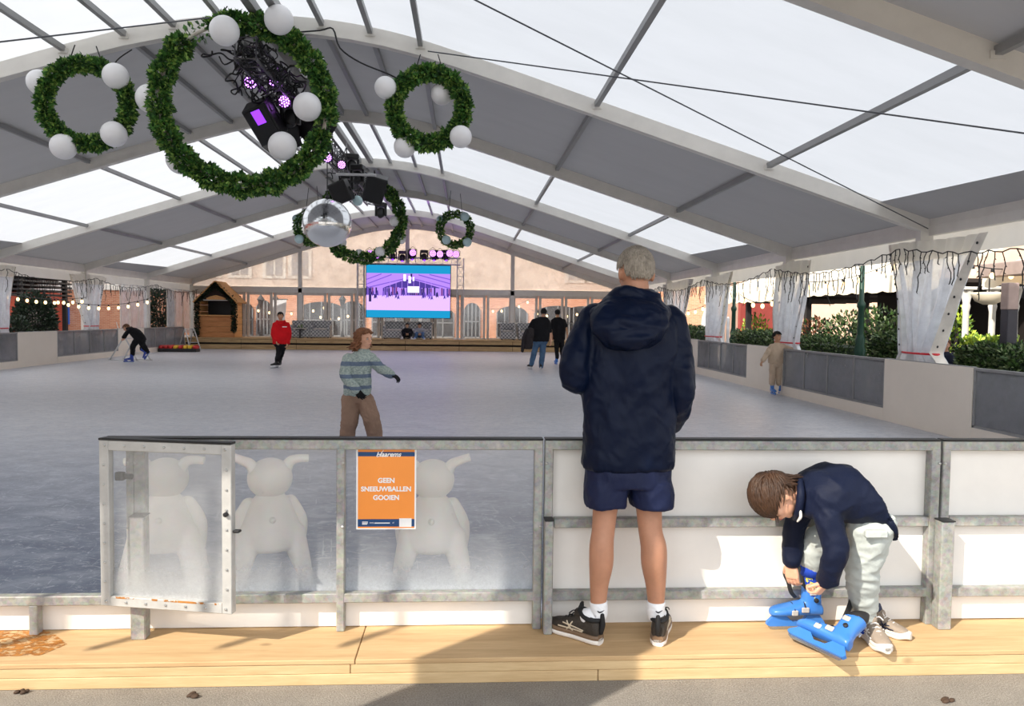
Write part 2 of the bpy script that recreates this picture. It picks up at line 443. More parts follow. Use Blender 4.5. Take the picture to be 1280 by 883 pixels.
frost_glare = t.math('MULTIPLY', frost_glare, 1.0)
cc = t.mixc(frost_glare, cc, (228, 226, 227))
def scratches(rot, sc, thr):
    w = t.noise(sc, 3, .6, t.map(t.map(v, (1, 1, 1), (0, 0, rot)), (.5, 9, 1)), .35)
    return t.math('GREATER_THAN', w, thr)
snow = t.math('GREATER_THAN', t.noise(7, 9, .80, t.map(v, (1, 1.5, 1)), 1.2), .578)
snow2 = t.math('GREATER_THAN', t.noise(19, 7, .78, v, .6), .605)
s1 = scratches(.5, 5, .66); s2 = scratches(-.4, 6, .665); s3 = scratches(1.4, 4.3, .67)
al = t.math('MAXIMUM', t.math('MAXIMUM', s1, s2), t.math('MAXIMUM', t.math('MAXIMUM', snow, snow2), s3))
sy = t.n('ShaderNodeSeparateXYZ'); t.l(v, sy.inputs[0])
cc = t.mixc(t.math('MULTIPLY', al, .75), cc, (206, 210, 218))
rgh = t.math('MULTIPLY_ADD', al, .35); t.t.nodes[-1].inputs[2].default_value = .40
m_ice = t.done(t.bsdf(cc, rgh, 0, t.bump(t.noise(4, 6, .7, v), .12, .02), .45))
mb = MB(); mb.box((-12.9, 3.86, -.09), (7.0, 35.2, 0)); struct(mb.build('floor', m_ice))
t = NT('asphalt'); v = t.coord()
cc = t.ramp(t.noise(140, 3, .7, v), [(.3, (124, 118, 111)), (.55, (178, 171, 161)), (.8, (222, 214, 203))])
cc = t.mixc(.35, cc, t.ramp(t.noise(5, 6, .65, v), [(.3, (118, 112, 105)), (.7, (172, 164, 154))]))
m_asph = t.done(t.bsdf(cc, .9, 0, t.bump(t.noise(110, 4, .8, v), .9, .015), .2))
mb = MB(); mb.box((-60, -40, -.3), (60, 80, -.1)); struct(mb.build('ground', m_asph))
m_ply = M_wood('spruce_plywood', (182, 148, 106), (214, 182, 138), 0, 1.0, .65)
m_pine = M_wood('pine_board', (190, 158, 114), (218, 190, 146), 0, 1.4, .6)
t = NT('rust_stain'); v = t.coord()
t_al = t.math('GREATER_THAN', t.noise(20, 8, .75, t.map(v, (1, 1.8, 1))), .5)
tp = t.n('ShaderNodeBsdfTransparent'); sh = t.bsdf(t.ramp(t.noise(22, 5), [(.3, (150, 92, 32)), (.7, (196, 132, 58))]), .7)
mx = t.n('ShaderNodeMixShader'); t.l(t_al, mx.inputs[0]); t.l(tp.outputs[0], mx.inputs[1]); t.l(sh, mx.inputs[2]); m_stain = t.done(mx.outputs[0])
PZ = .02; PYF = 3.46; PYB = 3.92
seam = atz(452, 800, PZ).x
for xa, xb in ((-6, seam - .002), (seam + .002, 8)):
    mb = MB(); mb.bbox((xa, PYF, PZ - .022), (xb, PYB, PZ), .003); struct(mb.build('floor_platform', m_ply))
fs = atz(752, 845, -.03).x
for za, zb, xs_ in ((-.047, -.003, (-6, -.52, 8)), (-.1, -.048, (-6, fs, 8))):
    for xa, xb in zip(xs_[:-1], xs_[1:]):
        mb = MB(); mb.bbox((xa + .0015, PYF + .004, za), (xb - .0015, PYF + .04, zb), .003); struct(mb.build('floor_platform_board', m_pine))
mb = MB(); a = [atz(*p, PZ) for p in ((-30, 787), (30, 782), (66, 792), (84, 806), (50, 820), (-30, 822))]
mb.add([p + V((0, 0, .002)) for p in a], [tuple(range(6))]); struct(mb.build('floor_stain', m_stain))
# fallen leaves and clods by the kerb are part of the street surface
m_leaf_dry = M('dry_leaf', (70, 52, 38), .8)
for px, py, sz in ((74, 850, .03), (184, 857, .035), (237, 871, .03), (1186, 877, .03), (30, 866, .025)):
    p = atz(px, py, -.1); mb = MB()
    for k in range(4): mb.ell(p + V((random.uniform(-.03, .03), random.uniform(-.015, .015), .006)), V((sz * .6, 0, .004)), V((0, sz * .4, 0)), V((0, 0, .009)), 8, 5)
    struct(mb.build('ground_clod', m_leaf_dry, smooth=True))

# --- distant deck at the far end, and its steps
m_deckw = M_wood('weathered_deck_board', (150, 120, 84), (206, 176, 130), 0, .8, .7)
m_gap = M('dark_gap', (34, 26, 20), .9)
mb = MB(); mb.bbox((-12.6, 34.9, .46), (7, 36.5, .52), .008); struct(mb.build('floor_far_deck', m_deckw))
for za, zb in ((.3, .45), (.0, .215)):
    for k in range(8):
        x0 = -12.6 + k * 2.45; mb = MB(); mb.bbox((x0 + .01, 34.93, za), (x0 + 2.44, 34.98, zb), .006); struct(mb.build('floor_far_deck_board', m_deckw))
mb = MB(); mb.box((-12.6, 35.0, 0), (7, 35.05, .46)); struct(mb.build('floor_far_deck_core', m_gap))
mb = MB(); mb.box((-30, 36.4, -.1), (30, 60, .44)); struct(mb.build('ground_terrace', M('terrace_paving', (150, 140, 130), .85, bump=.3)))

# --- far gable: header, masts, glass doors below, clear sheet above
m_pvc_clear = M_clear('clear_gable_sheet', .45, (244, 236, 228), gloss=.05, folds=.5)
m_glass = M_clear('door_glass', .03, (235, 235, 235), gloss=.08)
mb = MB(); mb.box((XL, 36.42, 2.62), (XR, 36.58, 2.86)); mb.box((XL, 36.40, 2.83), (XR, 36.6, 2.88)); struct(mb.build('wall_back_header', m_alu))
for off in (-5, 0, 5):
    mb = MB(); mb.box((XC + off - .09, 36.42, .45), (XC + off + .09, 36.58, zlow(XC + off) + .1)); struct(mb.build('wall_back_mast', m_alu))
edges = [XL, XC - 5, XC, XC + 5, XR]
for k, (xa, xb) in enumerate(zip(edges[:-1], edges[1:])):
    xs = [x for x in XS if xa < x < xb]; xs = [xa] + xs + [xb]
    poly = [(xa, 2.86)] + [(x, zlow(x) + .08) for x in xs if zlow(x) + .08 > 2.87] + [(xb, 2.86)]
    mb = MB(); mb.prism(poly, 36.495, 36.5); struct(mb.build('window_%d' % (k + 1), m_pvc_clear))
m_doorframe = M('door_frame_white', (206, 200, 192), .5, .1)
n = 14; w = 1.245; x0 = XC - 5 - 2 * w - .09 + .0
xs = []
k = -7
doors = []
for k in range(-8, 8):
    xa = XC + k * 1.25; xb = xa + 1.25
    if xa < XL - .1 or xb > XR + .3: continue
    doors.append((xa, xb))
for k, (xa, xb) in enumerate(doors):
    mb = MB(); yv = 36.5
    for a, b in (((xa + .03, .46), (xa + .15, 2.62)), ((xb - .15, .46), (xb - .03, 2.62)), ((xa + .15, .46), (xb - .15, .56)), ((xa + .15, 2.5), (xb - .15, 2.62))):
        mb.box((a[0], yv - .035, a[1]), (b[0], yv + .035, b[1]))
    o = struct(mb.build('door_%d' % (k + 1), m_doorframe))
    mb = MB(); mb.box((xa + .15, yv - .006, .56), (xb - .15, yv + .006, 2.5)); mb.build('door_pane', m_glass, o)

# --- outside walls seen through the tent
m_brick = M_brick('orange_brick', (176, 106, 76), (206, 148, 114), (206, 188, 172))
m_plaster = M('pale_facade', (232, 212, 196), .9, 0, .08, .6)
m_stone = M('white_stone_trim', (236, 230, 220), .7, 0, .06)
m_dark = M('dark_opening', (34, 34, 38), .5)
m_black = M('black_painted', (22, 22, 24), .45)
m_greyframe = M('grey_window_frame', (120, 122, 124), .6)
YB = 41.5
mb = MB(); mb.box((-26, YB, -.1), (20, YB + .5, 2.75)); struct(mb.build('wall_back', m_brick))
mb = MB(); mb.box((-26, YB, 3.05), (20, YB + .5, 12)); struct(mb.build('wall_back_upper', m_plaster))
mb = MB(); mb.bbox((-26, YB - .12, 2.75), (20, YB + .5, 3.05), .03); struct(mb.build('trim_string_course', m_stone))
def arched(mb, cx, z0, w, h, y0, y1, n=14):
    """opening with a segmental head"""
    poly = [(cx - w / 2, z0), (cx - w / 2, z0 + h * .72)]
    for k in range(1, n): a = PI - PI * k / n; poly.append((cx + w / 2 * math.cos(a), z0 + h * .72 + h * .28 * math.sin(a)))
    poly += [(cx + w / 2, z0 + h * .72), (cx + w / 2, z0)]
    mb.prism(poly, y0, y1)
def win_arched(cx, z0, w, h, y, name):
    mb = MB(); arched(mb, cx, z0, w, h, y - .03, y + .05); o = struct(mb.build(name, m_dark))
    mb = MB(); nb = 4
    for k in range(nb + 1):
        x = cx - w / 2 + .03 + (w - .06) * k / nb; zt = z0 + h * .72 + h * .28 * math.sqrt(max(0, 1 - ((x - cx) / (w / 2)) ** 2)); mb.box((x - .03, y - .07, z0), (x + .03, y - .03, zt))
    mb.box((cx - w / 2, y - .07, z0 + h * .45), (cx + w / 2, y - .03, z0 + h * .45 + .06)); mb.box((cx - w / 2, y - .07, z0), (cx + w / 2, y - .03, z0 + .07)); mb.build('window_bars', m_greyframe, o)
pxs = [(402, 2.5, .44, 1.85), (441, 1.3, .44, 1.9), (495, 2.6, .44, 1.7), (540, 2.4, .44, 1.7), (590, .9, .44, 1.9), (640, 1.7, .44, 1.75), (697, 2.6, .44, 1.8), (730, 2.4, .44, 1.8), (330, .8, .44, 1.9), (306, .9, .44, 1.8)]
for k, (px, w, z0, h) in enumerate(pxs): win_arched(at(px, 400, YB).x, z0, w, h, YB, 'window_%d' % (k + 10))
for k, px in enumerate((262, 300, 343, 375, 720, 745, 790)):      # upper sash windows with white surrounds
    x = at(px, 330, YB).x; mb = MB()
    mb.box((x - .62, YB - .06, 3.5), (x + .62, YB + .02, 5.1)); o = struct(mb.build('window_%d' % (k + 30), m_stone))
    mb = MB(); mb.box((x - .42, YB - .09, 3.68), (x - .05, YB - .055, 4.92)); mb.box((x + .05, YB - .09, 3.68), (x + .42, YB - .055, 4.92)); mb.build('window_pane', M('grey_pane', (150, 155, 160), .2), o)
# left: red brick arcade and white upper floor, black portico
m_redbrick = M_brick('red_brick', (150, 56, 40), (184, 80, 60), (150, 110, 96), 1, 'yz')
m_whitewall = M('white_rendered_wall', (226, 226, 226), .85)
XLW = -21.0
mb = MB(); mb.box((XLW - .4, -16, -.1), (XLW, 60, 2.55)); struct(mb.build('wall_left', m_redbrick))
mb = MB(); mb.box((XLW - .4, -16, 2.55), (XLW - .02, 60, 11.5)); struct(mb.build('wall_left_upper', m_whitewall))
m_arch_grey = M('grey_arch_shutter', (112, 108, 106), .7)
for k, yy in enumerate((30.2, 34.6, 39, 43.4)):
    mb = MB(); poly = [(yy - 1.25, 0), (yy - 1.25, 1.3)] + [(yy - 1.25 * math.cos(PI * j / 12), 1.3 + .85 * math.sin(PI * j / 12)) for j in range(1, 12)] + [(yy + 1.25, 1.3), (yy + 1.25, 0)]
    mb.prism(poly, XLW - .02, XLW + .04, 'yz'); struct(mb.build('door_%d' % (k + 40), m_arch_grey))
for k, yy in enumerate((29.5, 32, 35, 37.5, 40, 42.5)):
    mb = MB(); mb.box((XLW - .05, yy - .55, 2.95), (XLW + .05, yy + .55, 3.35)); o = struct(mb.build('window_%d' % (k + 50), m_black))
    mb = MB(); [mb.box((XLW + .05, yy - .5 + q * .33, 2.95), (XLW + .07, yy - .46 + q * .33, 3.35)) for q in range(4)]; mb.build('window_bars', m_stone, o)
# right: far sunlit brick houses behind the terraces
m_brick_r = M_brick('salmon_brick', (206, 140, 104), (226, 166, 130), (214, 190, 170), 1, 'xz')
mb = MB(); mb.box((7.6, 37.5, -.1), (12.2, 38, 6)); struct(mb.build('wall_right', m_brick_r))
mb = MB(); mb.box((12.2, 40, -.1), (40, 40.5, 8)); struct(mb.build('wall_right_far', M('sunlit_pale_brick', (226, 190, 164), .9, 0, .1, 1.5)))
m_redp = M('red_painted_wall', (150, 62, 54), .7)
mb = MB(); mb.box((11.3, 31, .9), (12.7, 31.3, 2.4)); struct(mb.build('wall_right_red', m_redp))
# ================================================================== FRONT BARRIER
def M_galv():
    t = NT('galvanised_steel'); v = t.coord()
    vo = t.n('ShaderNodeTexVoronoi'); vo.inputs['Scale'].default_value = 55; t.l(v, vo.inputs['Vector'])
    cc = t.ramp(t.noise(16, 6, .7, v), [(.3, (132, 132, 130)), (.5, (160, 160, 156)), (.75, (186, 185, 180))])
    cc = t.mixc(.3, cc, t.mixc(.6, vo.outputs['Color'], (165, 165, 162)), 'SOFT_LIGHT')
    return t.done(t.bsdf(cc, .5, .25, t.bump(t.noise(70, 4, .6, v), .15, .004), .4))
m_galv = M_galv()
m_rubber = M('black_rubber_strip', (16, 17, 20), .45)
m_panewin = M_clear('clear_barrier_sheet', .06, (224, 228, 232), dirt=.85, hz=(.12, .52), gloss=.05, scratch=.22)
m_whitehd = M('white_plastic_board', (238, 234, 228), .45, 0, .04, 3, .05, 30)
m_bolt = M('zinc_bolt', (190, 190, 188), .35, .6)
BY = 3.80; TH = .05
def bz(py, px=640, Y=BY): return at(px, py, Y).z
def bx(px, py=660, Y=BY): return at(px, py, Y).x
ZT0, ZT1 = .935, .985; ZB0, ZB1 = .165, .212
def rail(mb, x0, x1, z0, z1, y0=BY - .025, y1=BY + .025): mb.bbox((x0, y0, z0), (x1, y1, z1), .004)
xA0, xA1 = bx(131, 545), bx(677)          # clear panel
xM0, xM1 = bx(421.5), bx(431.5)
xB0, xB1 = bx(679.5), bx(1169)            # white panel
xC0 = bx(1172)
def barrier(name, x0, x1, lab, clear, posts=(), mids=()):
    e = empty(name, ((x0 + x1) / 2, BY, PZ), 0, lab, 'barrier panel'); org = e.location
    mb = MB(); rail(mb, x0, x1, ZT0, ZT1); mb.build('top_rail', m_galv, e, org)
    mb = MB(); mb.bbox((x0, BY - .03, ZT1), (x1, BY + .035, ZT1 + .008), .002); mb.build('rubber_strip', m_rubber, e, org)
    for z0, z1 in mids: mb = MB(); rail(mb, x0 + .05, x1 - .05, z0, z1); mb.build('middle_rail', m_galv, e, org)
    mb = MB(); rail(mb, x0 + .04, x1, ZB0, ZB1); mb.build('bottom_rail', m_galv, e, org)
    for xa, xb, z in posts:
        mb = MB(); mb.bbox((xa, BY - .027, z), (xb, BY + .027, ZT0 + .01), .004)
        mb.build('post', m_galv, e, org)
    for xa, xb, z in posts:
        for zz in (.87, .55): mb = MB(); mb.lathe((xb - .008 if xa > (x0 + x1) / 2 else xa + .008, BY - .027, zz), [(.007, 0), (.007, .006), (.003, .009)], 8, V((0, -1, 0))); mb.build('bolt', m_bolt, e, org)
    if clear:
        mb = MB(); mb.box((x0 + .1, BY + .027, ZB0), (x1 - .01, BY + .033, ZT1 - .01)); mb.build('clear_sheet', m_panewin, e, org)
    else:
        mb = MB(); mb.box((x0 + .01, BY + .027, PZ + .01), (x1 - .01, BY + .042, ZT1 - .004)); mb.build('white_board', m_whitehd, e, org)
    if clear:
        mb = MB(); mb.box((x0 + .1, BY + .035, PZ + .005), (x1, BY + .05, ZB0 + .01)); mb.build('kick_board', m_whitehd, e, org)
    return e
zmid0, zmid1 = bz(658, 900), bz(646.5, 900)
bar_a = barrier('barrier_panel', xA0, xA1, 'clear barrier panel in galvanised frame carrying the orange notice', True, [(xA1 - .042, xA1, PZ), (xM0, xM1, PZ), (bx(161), bx(170), ZB0), (bx(170.5), bx(184), ZB0)])
bar_b = barrier('barrier_panel', xB0, xB1, 'white barrier panel in grey steel frame right behind the standing man', False, [(xB0, xB0 + .042, PZ), (xB1 - .05, xB1, PZ)], [(zmid0, zmid1)])
bar_c = barrier('barrier_panel', xC0, xC0 + 2.2, 'white barrier panel at the right edge beyond the bent boy', False, [(xC0, xC0 + .042, .5), (xC0 + 2.15, xC0 + 2.2, PZ)], [(zmid0, zmid1)])
# low threshold of the gateway
e = empty('gate_threshold', (-2.3, BY, PZ), 0, 'low steel sill with white kick board across the open gateway', 'sill'); org = e.location
mb = MB(); rail(mb, -3.6, xA0 + .04, ZB0, ZB1); mb.build('sill_rail', m_galv, e, org)
for px in (37.5, -90): mb = MB(); mb.bbox((bx(px), BY - .025, PZ), (bx(px) + .04, BY + .025, ZB0), .003); mb.build('leg', m_galv, e, org)
mb = MB(); mb.box((-3.6, BY + .035, PZ + .004), (xA0 + .1, BY + .05, ZB0 + .01)); mb.build('kick_board', m_whitehd, e, org)
# short square stakes standing against the joints
m_cap = M('black_cap', (30, 30, 32), .5)
for px0, px1, top, lab in ((165.5, 184, 645, 'short square steel stake behind the open gate'), (680, 690.5, 650, 'short square steel stake left of the standing man\'s legs'), (1171.5, 1187.5, 651, 'short square steel stake beside the boy at the right panel joint')):
    Ys = BY - .065; x0, x1 = at(px0, 700, Ys).x, at(px1, 700, Ys).x; zt = at((px0 + px1) / 2, top, Ys).z
    e = empty('steel_stake', ((x0 + x1) / 2, Ys, PZ), 0, lab, 'stake'); org = e.location
    mb = MB(); mb.bbox((x0, Ys - .032, PZ), (x1, Ys + .032, zt), .005); mb.build('stake_tube', m_galv, e, org)
    mb = MB(); mb.bbox((x0 - .002, Ys - .036, zt), (x1 + .002, Ys + .036, zt + .006), .002); mb.build('cap', m_cap, e, org)
# open gate leaf folded back over the clear panel
gl, gr = at(128, 650, 3.69), at(292, 660, 3.56); gz0, gz1 = .205, .998
e = empty('gate_leaf', (gl.x, gl.y, PZ), 0, 'open gate leaf in riveted steel frame with hazy clear sheet', 'gate')
gd = V((gr.x - gl.x, gr.y - gl.y, 0)); gw = gd.length; ga = math.atan2(gd.y, gd.x); e.rotation_euler.z = ga
m_galv_l = M('bright_galvanised_frame', (188, 187, 184), .5, .15, .1, 14, .12, 60)
fw = .048
z0, z1 = gz0 - PZ, gz1 - PZ
for nm, lo, hi in (('hinge_stile', (0, -.02, z0), (fw, .02, z1)), ('closing_stile', (gw - fw, -.02, z0), (gw, .02, z1)), ('top_rail', (fw, -.02, z1 - fw), (gw - fw, .02, z1)), ('bottom_rail', (fw, -.02, z0), (gw - fw, .02, z0 + fw))):
    mb = MB(); mb.bbox(lo, hi, .003); mb.build(nm, m_galv_l, e)
mb = MB(); mb.bbox((0, -.024, z1), (gw, .024, z1 + .01), .002); mb.build('rubber_strip', m_rubber, e)
nx, nz = 7, 9
def rivet(*a): mb = MB(); mb.lathe(*a); mb.build('rivet', m_bolt, e)
for k in range(nx):
    for zz in (z0 + .024, z1 - .024): rivet((.03 + (gw - .06) * k / (nx - 1), -.02, zz), [(.0065, 0), (.0065, .004), (.003, .008)], 8, V((0, -1, 0)))
for k in range(1, nz - 1):
    for xx in (.024, gw - .024): rivet((xx, -.02, z0 + .024 + (z1 - z0 - .048) * k / (nz - 1)), [(.0065, 0), (.0065, .004), (.003, .008)], 8, V((0, -1, 0)))
m_gatesheet = M_clear('gate_clear_sheet', .14, (226, 228, 230), dirt=.75, hz=(.15, .55), gloss=.06, scratch=.25)
mb = MB(); mb.box((fw * .5, .005, z0 + fw * .5), (gw - fw * .5, .010, z1 - fw * .5)); mb.build('clear_sheet', m_gatesheet, e)
mb = MB(); a = [(fw, -.0215, z0 + fw * .5), (gw * .3, -.0215, z0 + fw + .004), (gw * .7, -.0215, z0 + fw + .002), (gw - fw, -.0215, z0 + fw + .03)]
mb.box((fw, -.0212, z0 + fw - .008), (gw - fw, -.0205, z0 + fw + .001)); mb.build('rust_streak', m_stain, e)
mb = MB(); mb.bbox((.05, .02, z1 - .2), (.09, .05, z1 - .16), .004); mb.lathe((.1, .035, z1 - .18), [(.014, 0), (.014, .03)], 10, V((1, 0, 0))); mb.build('hinge', m_cap, e)
mb = MB(); mb.lathe((gw - .024, -.02, z0 + .47), [(.011, 0), (.011, .014), (.006, .02)], 10, V((0, -1, 0))); mb.build('latch_knob', m_cap, e)
mb = MB(); mb.bbox((gw, -.01, z0 + .38), (gw + .03, .02, z0 + .392), .003); mb.build('latch_tongue', m_cap, e)

# notice on the clear panel
m_or = M('orange_print', (250, 152, 62), .45, 0, .03); m_nv = M('navy_print', (14, 66, 118), .45, 0, .05); m_wh = M('white_print', (246, 246, 246), .45, 0, .02)
a, b = at(443.5, 560, BY - .03), at(519, 665.5, BY - .03)
px_ = (b.x - a.x) / 75.5
yP = BY + .024
x0, x1, zt, zb = a.x, b.x, a.z, b.z
e = empty('notice_poster', (x0, yP, zb), 0, 'orange notice with white capitals and navy bands on the clear panel', 'poster'); org = e.location
mb = MB(); mb.box((x0, yP - .001, zb), (x1, yP + .003, zt)); mb.build('paper', m_wh, e, org)
mb = MB(); mb.box((x0 + .008, yP - .0016, zb + .006), (x1 - .008, yP, zt - .008)); mb.build('orange_field', m_or, e, org)
H = zt - zb; W = x1 - x0
mb = MB(); mb.box((x0 + .008, yP - .0024, zt - .052), (x1 - .008, yP, zt - .03)); mb.build('header_band', m_nv, e, org)
mb = MB(); mb.box((x0 + .008, yP - .0024, zb + .014), (x1 - .008, yP, zb + .052)); mb.build('footer_band', m_nv, e, org)
def tmx(x, z, y=None): return Matrix.Translation((x, yP - .0035 if y is None else y, z)) @ Matrix.Rotation(PI / 2, 4, 'X')
mb = MB()
for k, ln in enumerate(('GEEN', 'SNEEUWBALLEN', 'GOOIEN')):
    mb.join(text_mb(ln, .0335, tmx((x0 + x1) / 2, at(480, 601 + 10.7 * k, yP).z), bold=.0011))
mb2 = MB()
mb.build('lettering', m_wh, e, org)
mb = text_mb('Haarems', .034, tmx((x0 + x1) / 2 + .01, zt - .043), shear=.35, bold=.0008)
mb.tube([V((x0 + .105, yP - .003, zt - .056)), V((x0 + .122, yP - .003, zt - .044)), V((x0 + .135, yP - .003, zt - .02))], .0016, 5); mb.build('script_title', m_wh, e, org)
mb = MB()
for k in range(3):
    mb.box((x0 + .03, yP - .003, zb + .025 + .0055 * k), (x0 + .058 - .003 * (k == 0), yP, zb + .0285 + .0055 * k))
mb.join(text_mb('www.                              .nl', .0105, tmx(x0 + .128, zb + .034)))
mb.box((x0 + .092, yP - .003, zb + .030), (x0 + .168, yP, zb + .0345)); mb.build('footer_print', m_wh, e, org)
mb = MB(); mb.box((x0 + .215, yP - .003, zb + .012), (x1 - .022, yP, zb + .056)); mb.build('blank_square', m_wh, e, org)
mb = MB(); mb.bbox((x0 + .088, yP - .004, zt + .004), (x0 + .135, yP + .004, zt + .012), .001); o = mb.build('clip', m_cap, e, org)

# ================================================================== SKATING AID ANIMALS
m_snow = M('milky_white_plastic', (246, 240, 232), .5, 0, .03, 4, 0, 30, .4, Subsurface_Weight=.25)
def animal(name, px, py_top, Y, face, lab, hornl=1.0, hornr=1.0, rz=0.0):
    """plump seated animal with two handlebars for ears and an arch between its feet; local: faces -y"""
    base = V((at(px, 700, Y).x, Y, 0)); e = empty(name, base, rz, lab, 'skating aid', 'white animal skating aids')
    mb = MB()
    mb.loft([(V((0, .0, .25)), V((.12, 0, 0)), V((0, .12, 0))), (V((0, .0, .28)), V((.16, 0, 0)), V((0, .15, 0))), (V((0, 0, .36)), V((.165, 0, 0)), V((0, .15, 0))), (V((0, 0, .46)), V((.135, 0, 0)), V((0, .12, 0))), (V((0, 0, .54)), V((.10, 0, 0)), V((0, .09, 0))), (V((0, 0, .58)), V((.05, 0, 0)), V((0, .05, 0)))], 24, 3)
    for s in (-1, 1):
        mb.tube([V((s * .10, -.02, .34)), V((s * .155, -.03, .23)), V((s * .19, -.05, .10)), V((s * .195, -.07, .035))], [.07, .055, .036, .028], 14, 4, True)
        mb.tube([V((s * .12, .03, .33)), V((s * .165, .10, .17)), V((s * .195, .18, .04))], [.075, .052, .03], 14, 4, True)
        mb.tube([V((s * .195, -.12, .026)), V((s * .195, .2, .026))], .025, 10, 1, True)
    body = fuse(mb, .011, 6); o = body.build('body', m_snow, e, smooth=True)
    for s in (-1, 1):
        mb = MB(); mb.tube([V((s * .115, -.03, .5)), V((s * .165, -.05, .38)), V((s * .17, -.07, .24))], [.045, .052, .035], 12, 4, True); mb.build('arm', m_snow, e, smooth=True)
    mb = MB(); mb.ell((0, -.01, .655), V((.128, 0, 0)), V((0, .12, 0)), V((0, 0, .118)), 22, 14); mb.ell((0, -.09, .635), V((.06, 0, 0)), V((0, .05, 0)), V((0, 0, .045)), 14, 10)
    hd = fuse(mb, .009, 5).build('head', m_snow, e, smooth=True)
    for s, k in ((-1, hornl), (1, hornr)):
        mb = MB(); mb.tube([V((s * .085, 0, .70)), V((s * .11, 0, .745)), V((s * .155, 0, .758 + .012 * k)), V((s * .215, 0, .748 + .05 * k))], [.036, .031, .025, .023], 14, 5)
        mb.build('handlebar', m_snow, e, smooth=True)
    for s in (-1, 1):
        mb = MB(); mb.ell((s * .045, -.108, .69), .011, nu=10, nv=6); mb.build('eye', m_snow, e, smooth=True)
    mb = MB(); mb.ell((0, .118, .44), V((.02, 0, 0)), V((0, .02, 0)), V((0, 0, .02)), 12, 8); mb.build('plug', m_snow, e, smooth=True)
    return e
animal('skating_aid', 207, 580, 4.42, 1, 'white plastic animal skating aid behind the open gate leaf', .1, .1, PI + .1)
animal('skating_aid', 338, 575, 4.42, 1, 'white plastic animal skating aid between gate leaf and middle post, handlebars raised', .2, 1.0, PI + .35)
animal('skating_aid', 540, 565, 4.38, 1, 'white plastic animal skating aid behind the orange notice, back turned', .8, .9, PI)
animal('skating_aid', 268, 640, 5.0, 1, 'white plastic animal skating aid half hidden between the two nearest the gate', .1, .1, PI) if False else None

# ================================================================== SIDE BARRIERS
m_greypc = M_clear('scuffed_grey_sheet', .62, (150, 151, 156), dirt=.3, hz=(.2, 1.0), gloss=.05, scratch=.15)
m_bframe = M('grey_board_frame', (146, 146, 146), .5, .2)
m_cream = M('cream_board', (236, 226, 212), .6, 0, .03, 2)
BXL, BXR, BZ = -12.62, 6.76, 1.0
def side_panel(x, y0, y1, grey, lab, s):
    e = empty('rink_board', (x, (y0 + y1) / 2, 0), 0, lab, 'rink board'); org = e.location
    w = .025
    if grey:
        for a, b in (((y0, .2), (y1, .235)), ((y0, BZ - .04), (y1, BZ))):
            mb = MB(); mb.bbox((x - w, a[0], a[1]), (x + w, b[0], b[1]), .003); mb.build('rail', m_bframe, e, org)
        n = max(1, round(y1 - y0))
        for k in range(n + 1):
            yy = y0 + (y1 - y0 - .04) * k / n; mb = MB(); mb.bbox((x - w, yy, .2), (x + w, yy + .035, BZ - .04), .003); mb.build('upright', m_bframe, e, org)
        mb = MB(); mb.box((x - .004, y0 + .02, .22), (x + .004, y1 - .02, BZ - .02)); mb.build('grey_sheet', m_greypc, e, org)
        mb = MB(); mb.box((x + s * .02 - .012, y0, 0), (x + s * .02 + .012, y1, .2)); mb.build('kick_board', m_cream, e, org)
    else:
        mb = MB(); mb.bbox((x - .035, y0 + .004, 0), (x + .02, y1 - .004, BZ), .004); mb.build('white_board', m_cream, e, org)
        mb = MB(); mb.bbox((x - .03, y0 + .004, BZ), (x + .022, y1 - .004, BZ + .01), .002); mb.build('rubber_strip', m_bframe, e, org)
R_ = [(4.0, 5.8, 0, 'cream board on the right side nearest the front barrier'), (5.8, 9.74, 1, 'grey scuffed rink board cut off by the right edge of the photo'),
      (9.74, 11.9, 0, 'cream rink board under the large tied curtain on the right'), (11.9, 15.87, 1, 'grey four pane rink board right of the beige tracksuit boy'),
      (15.87, 17.96, 0, 'cream rink board behind the beige tracksuit boy'), (17.96, 21.9, 1, 'grey four pane rink board behind the beige boy, next towards the far deck'),
      (21.9, 24.2, 0, 'cream rink board just right of the standing man\'s arm'), (24.2, 28.1, 1, 'grey rink board hidden behind the man, on the right side'), (28.1, 34.8, 0, 'last cream rink board on the right side before the far deck')]
for y0, y1, g, lab in R_: side_panel(BXR, y0, y1, g, lab, -1)
L_ = [(18.0, 22.18, 1, 'grey rink board cut off by the left edge of the photo'), (22.18, 24.27, 0, 'cream rink board near the left edge below the dark tree'),
      (24.27, 28.36, 1, 'grey rink board below the tied curtain at left'), (28.36, 30.6, 0, 'cream rink board behind the bent skater in black'), (30.6, 34.85, 1, 'grey rink board between bent skater and wooden chalet')]
for y0, y1, g, lab in L_: side_panel(BXL, y0, y1, g, lab, 1)

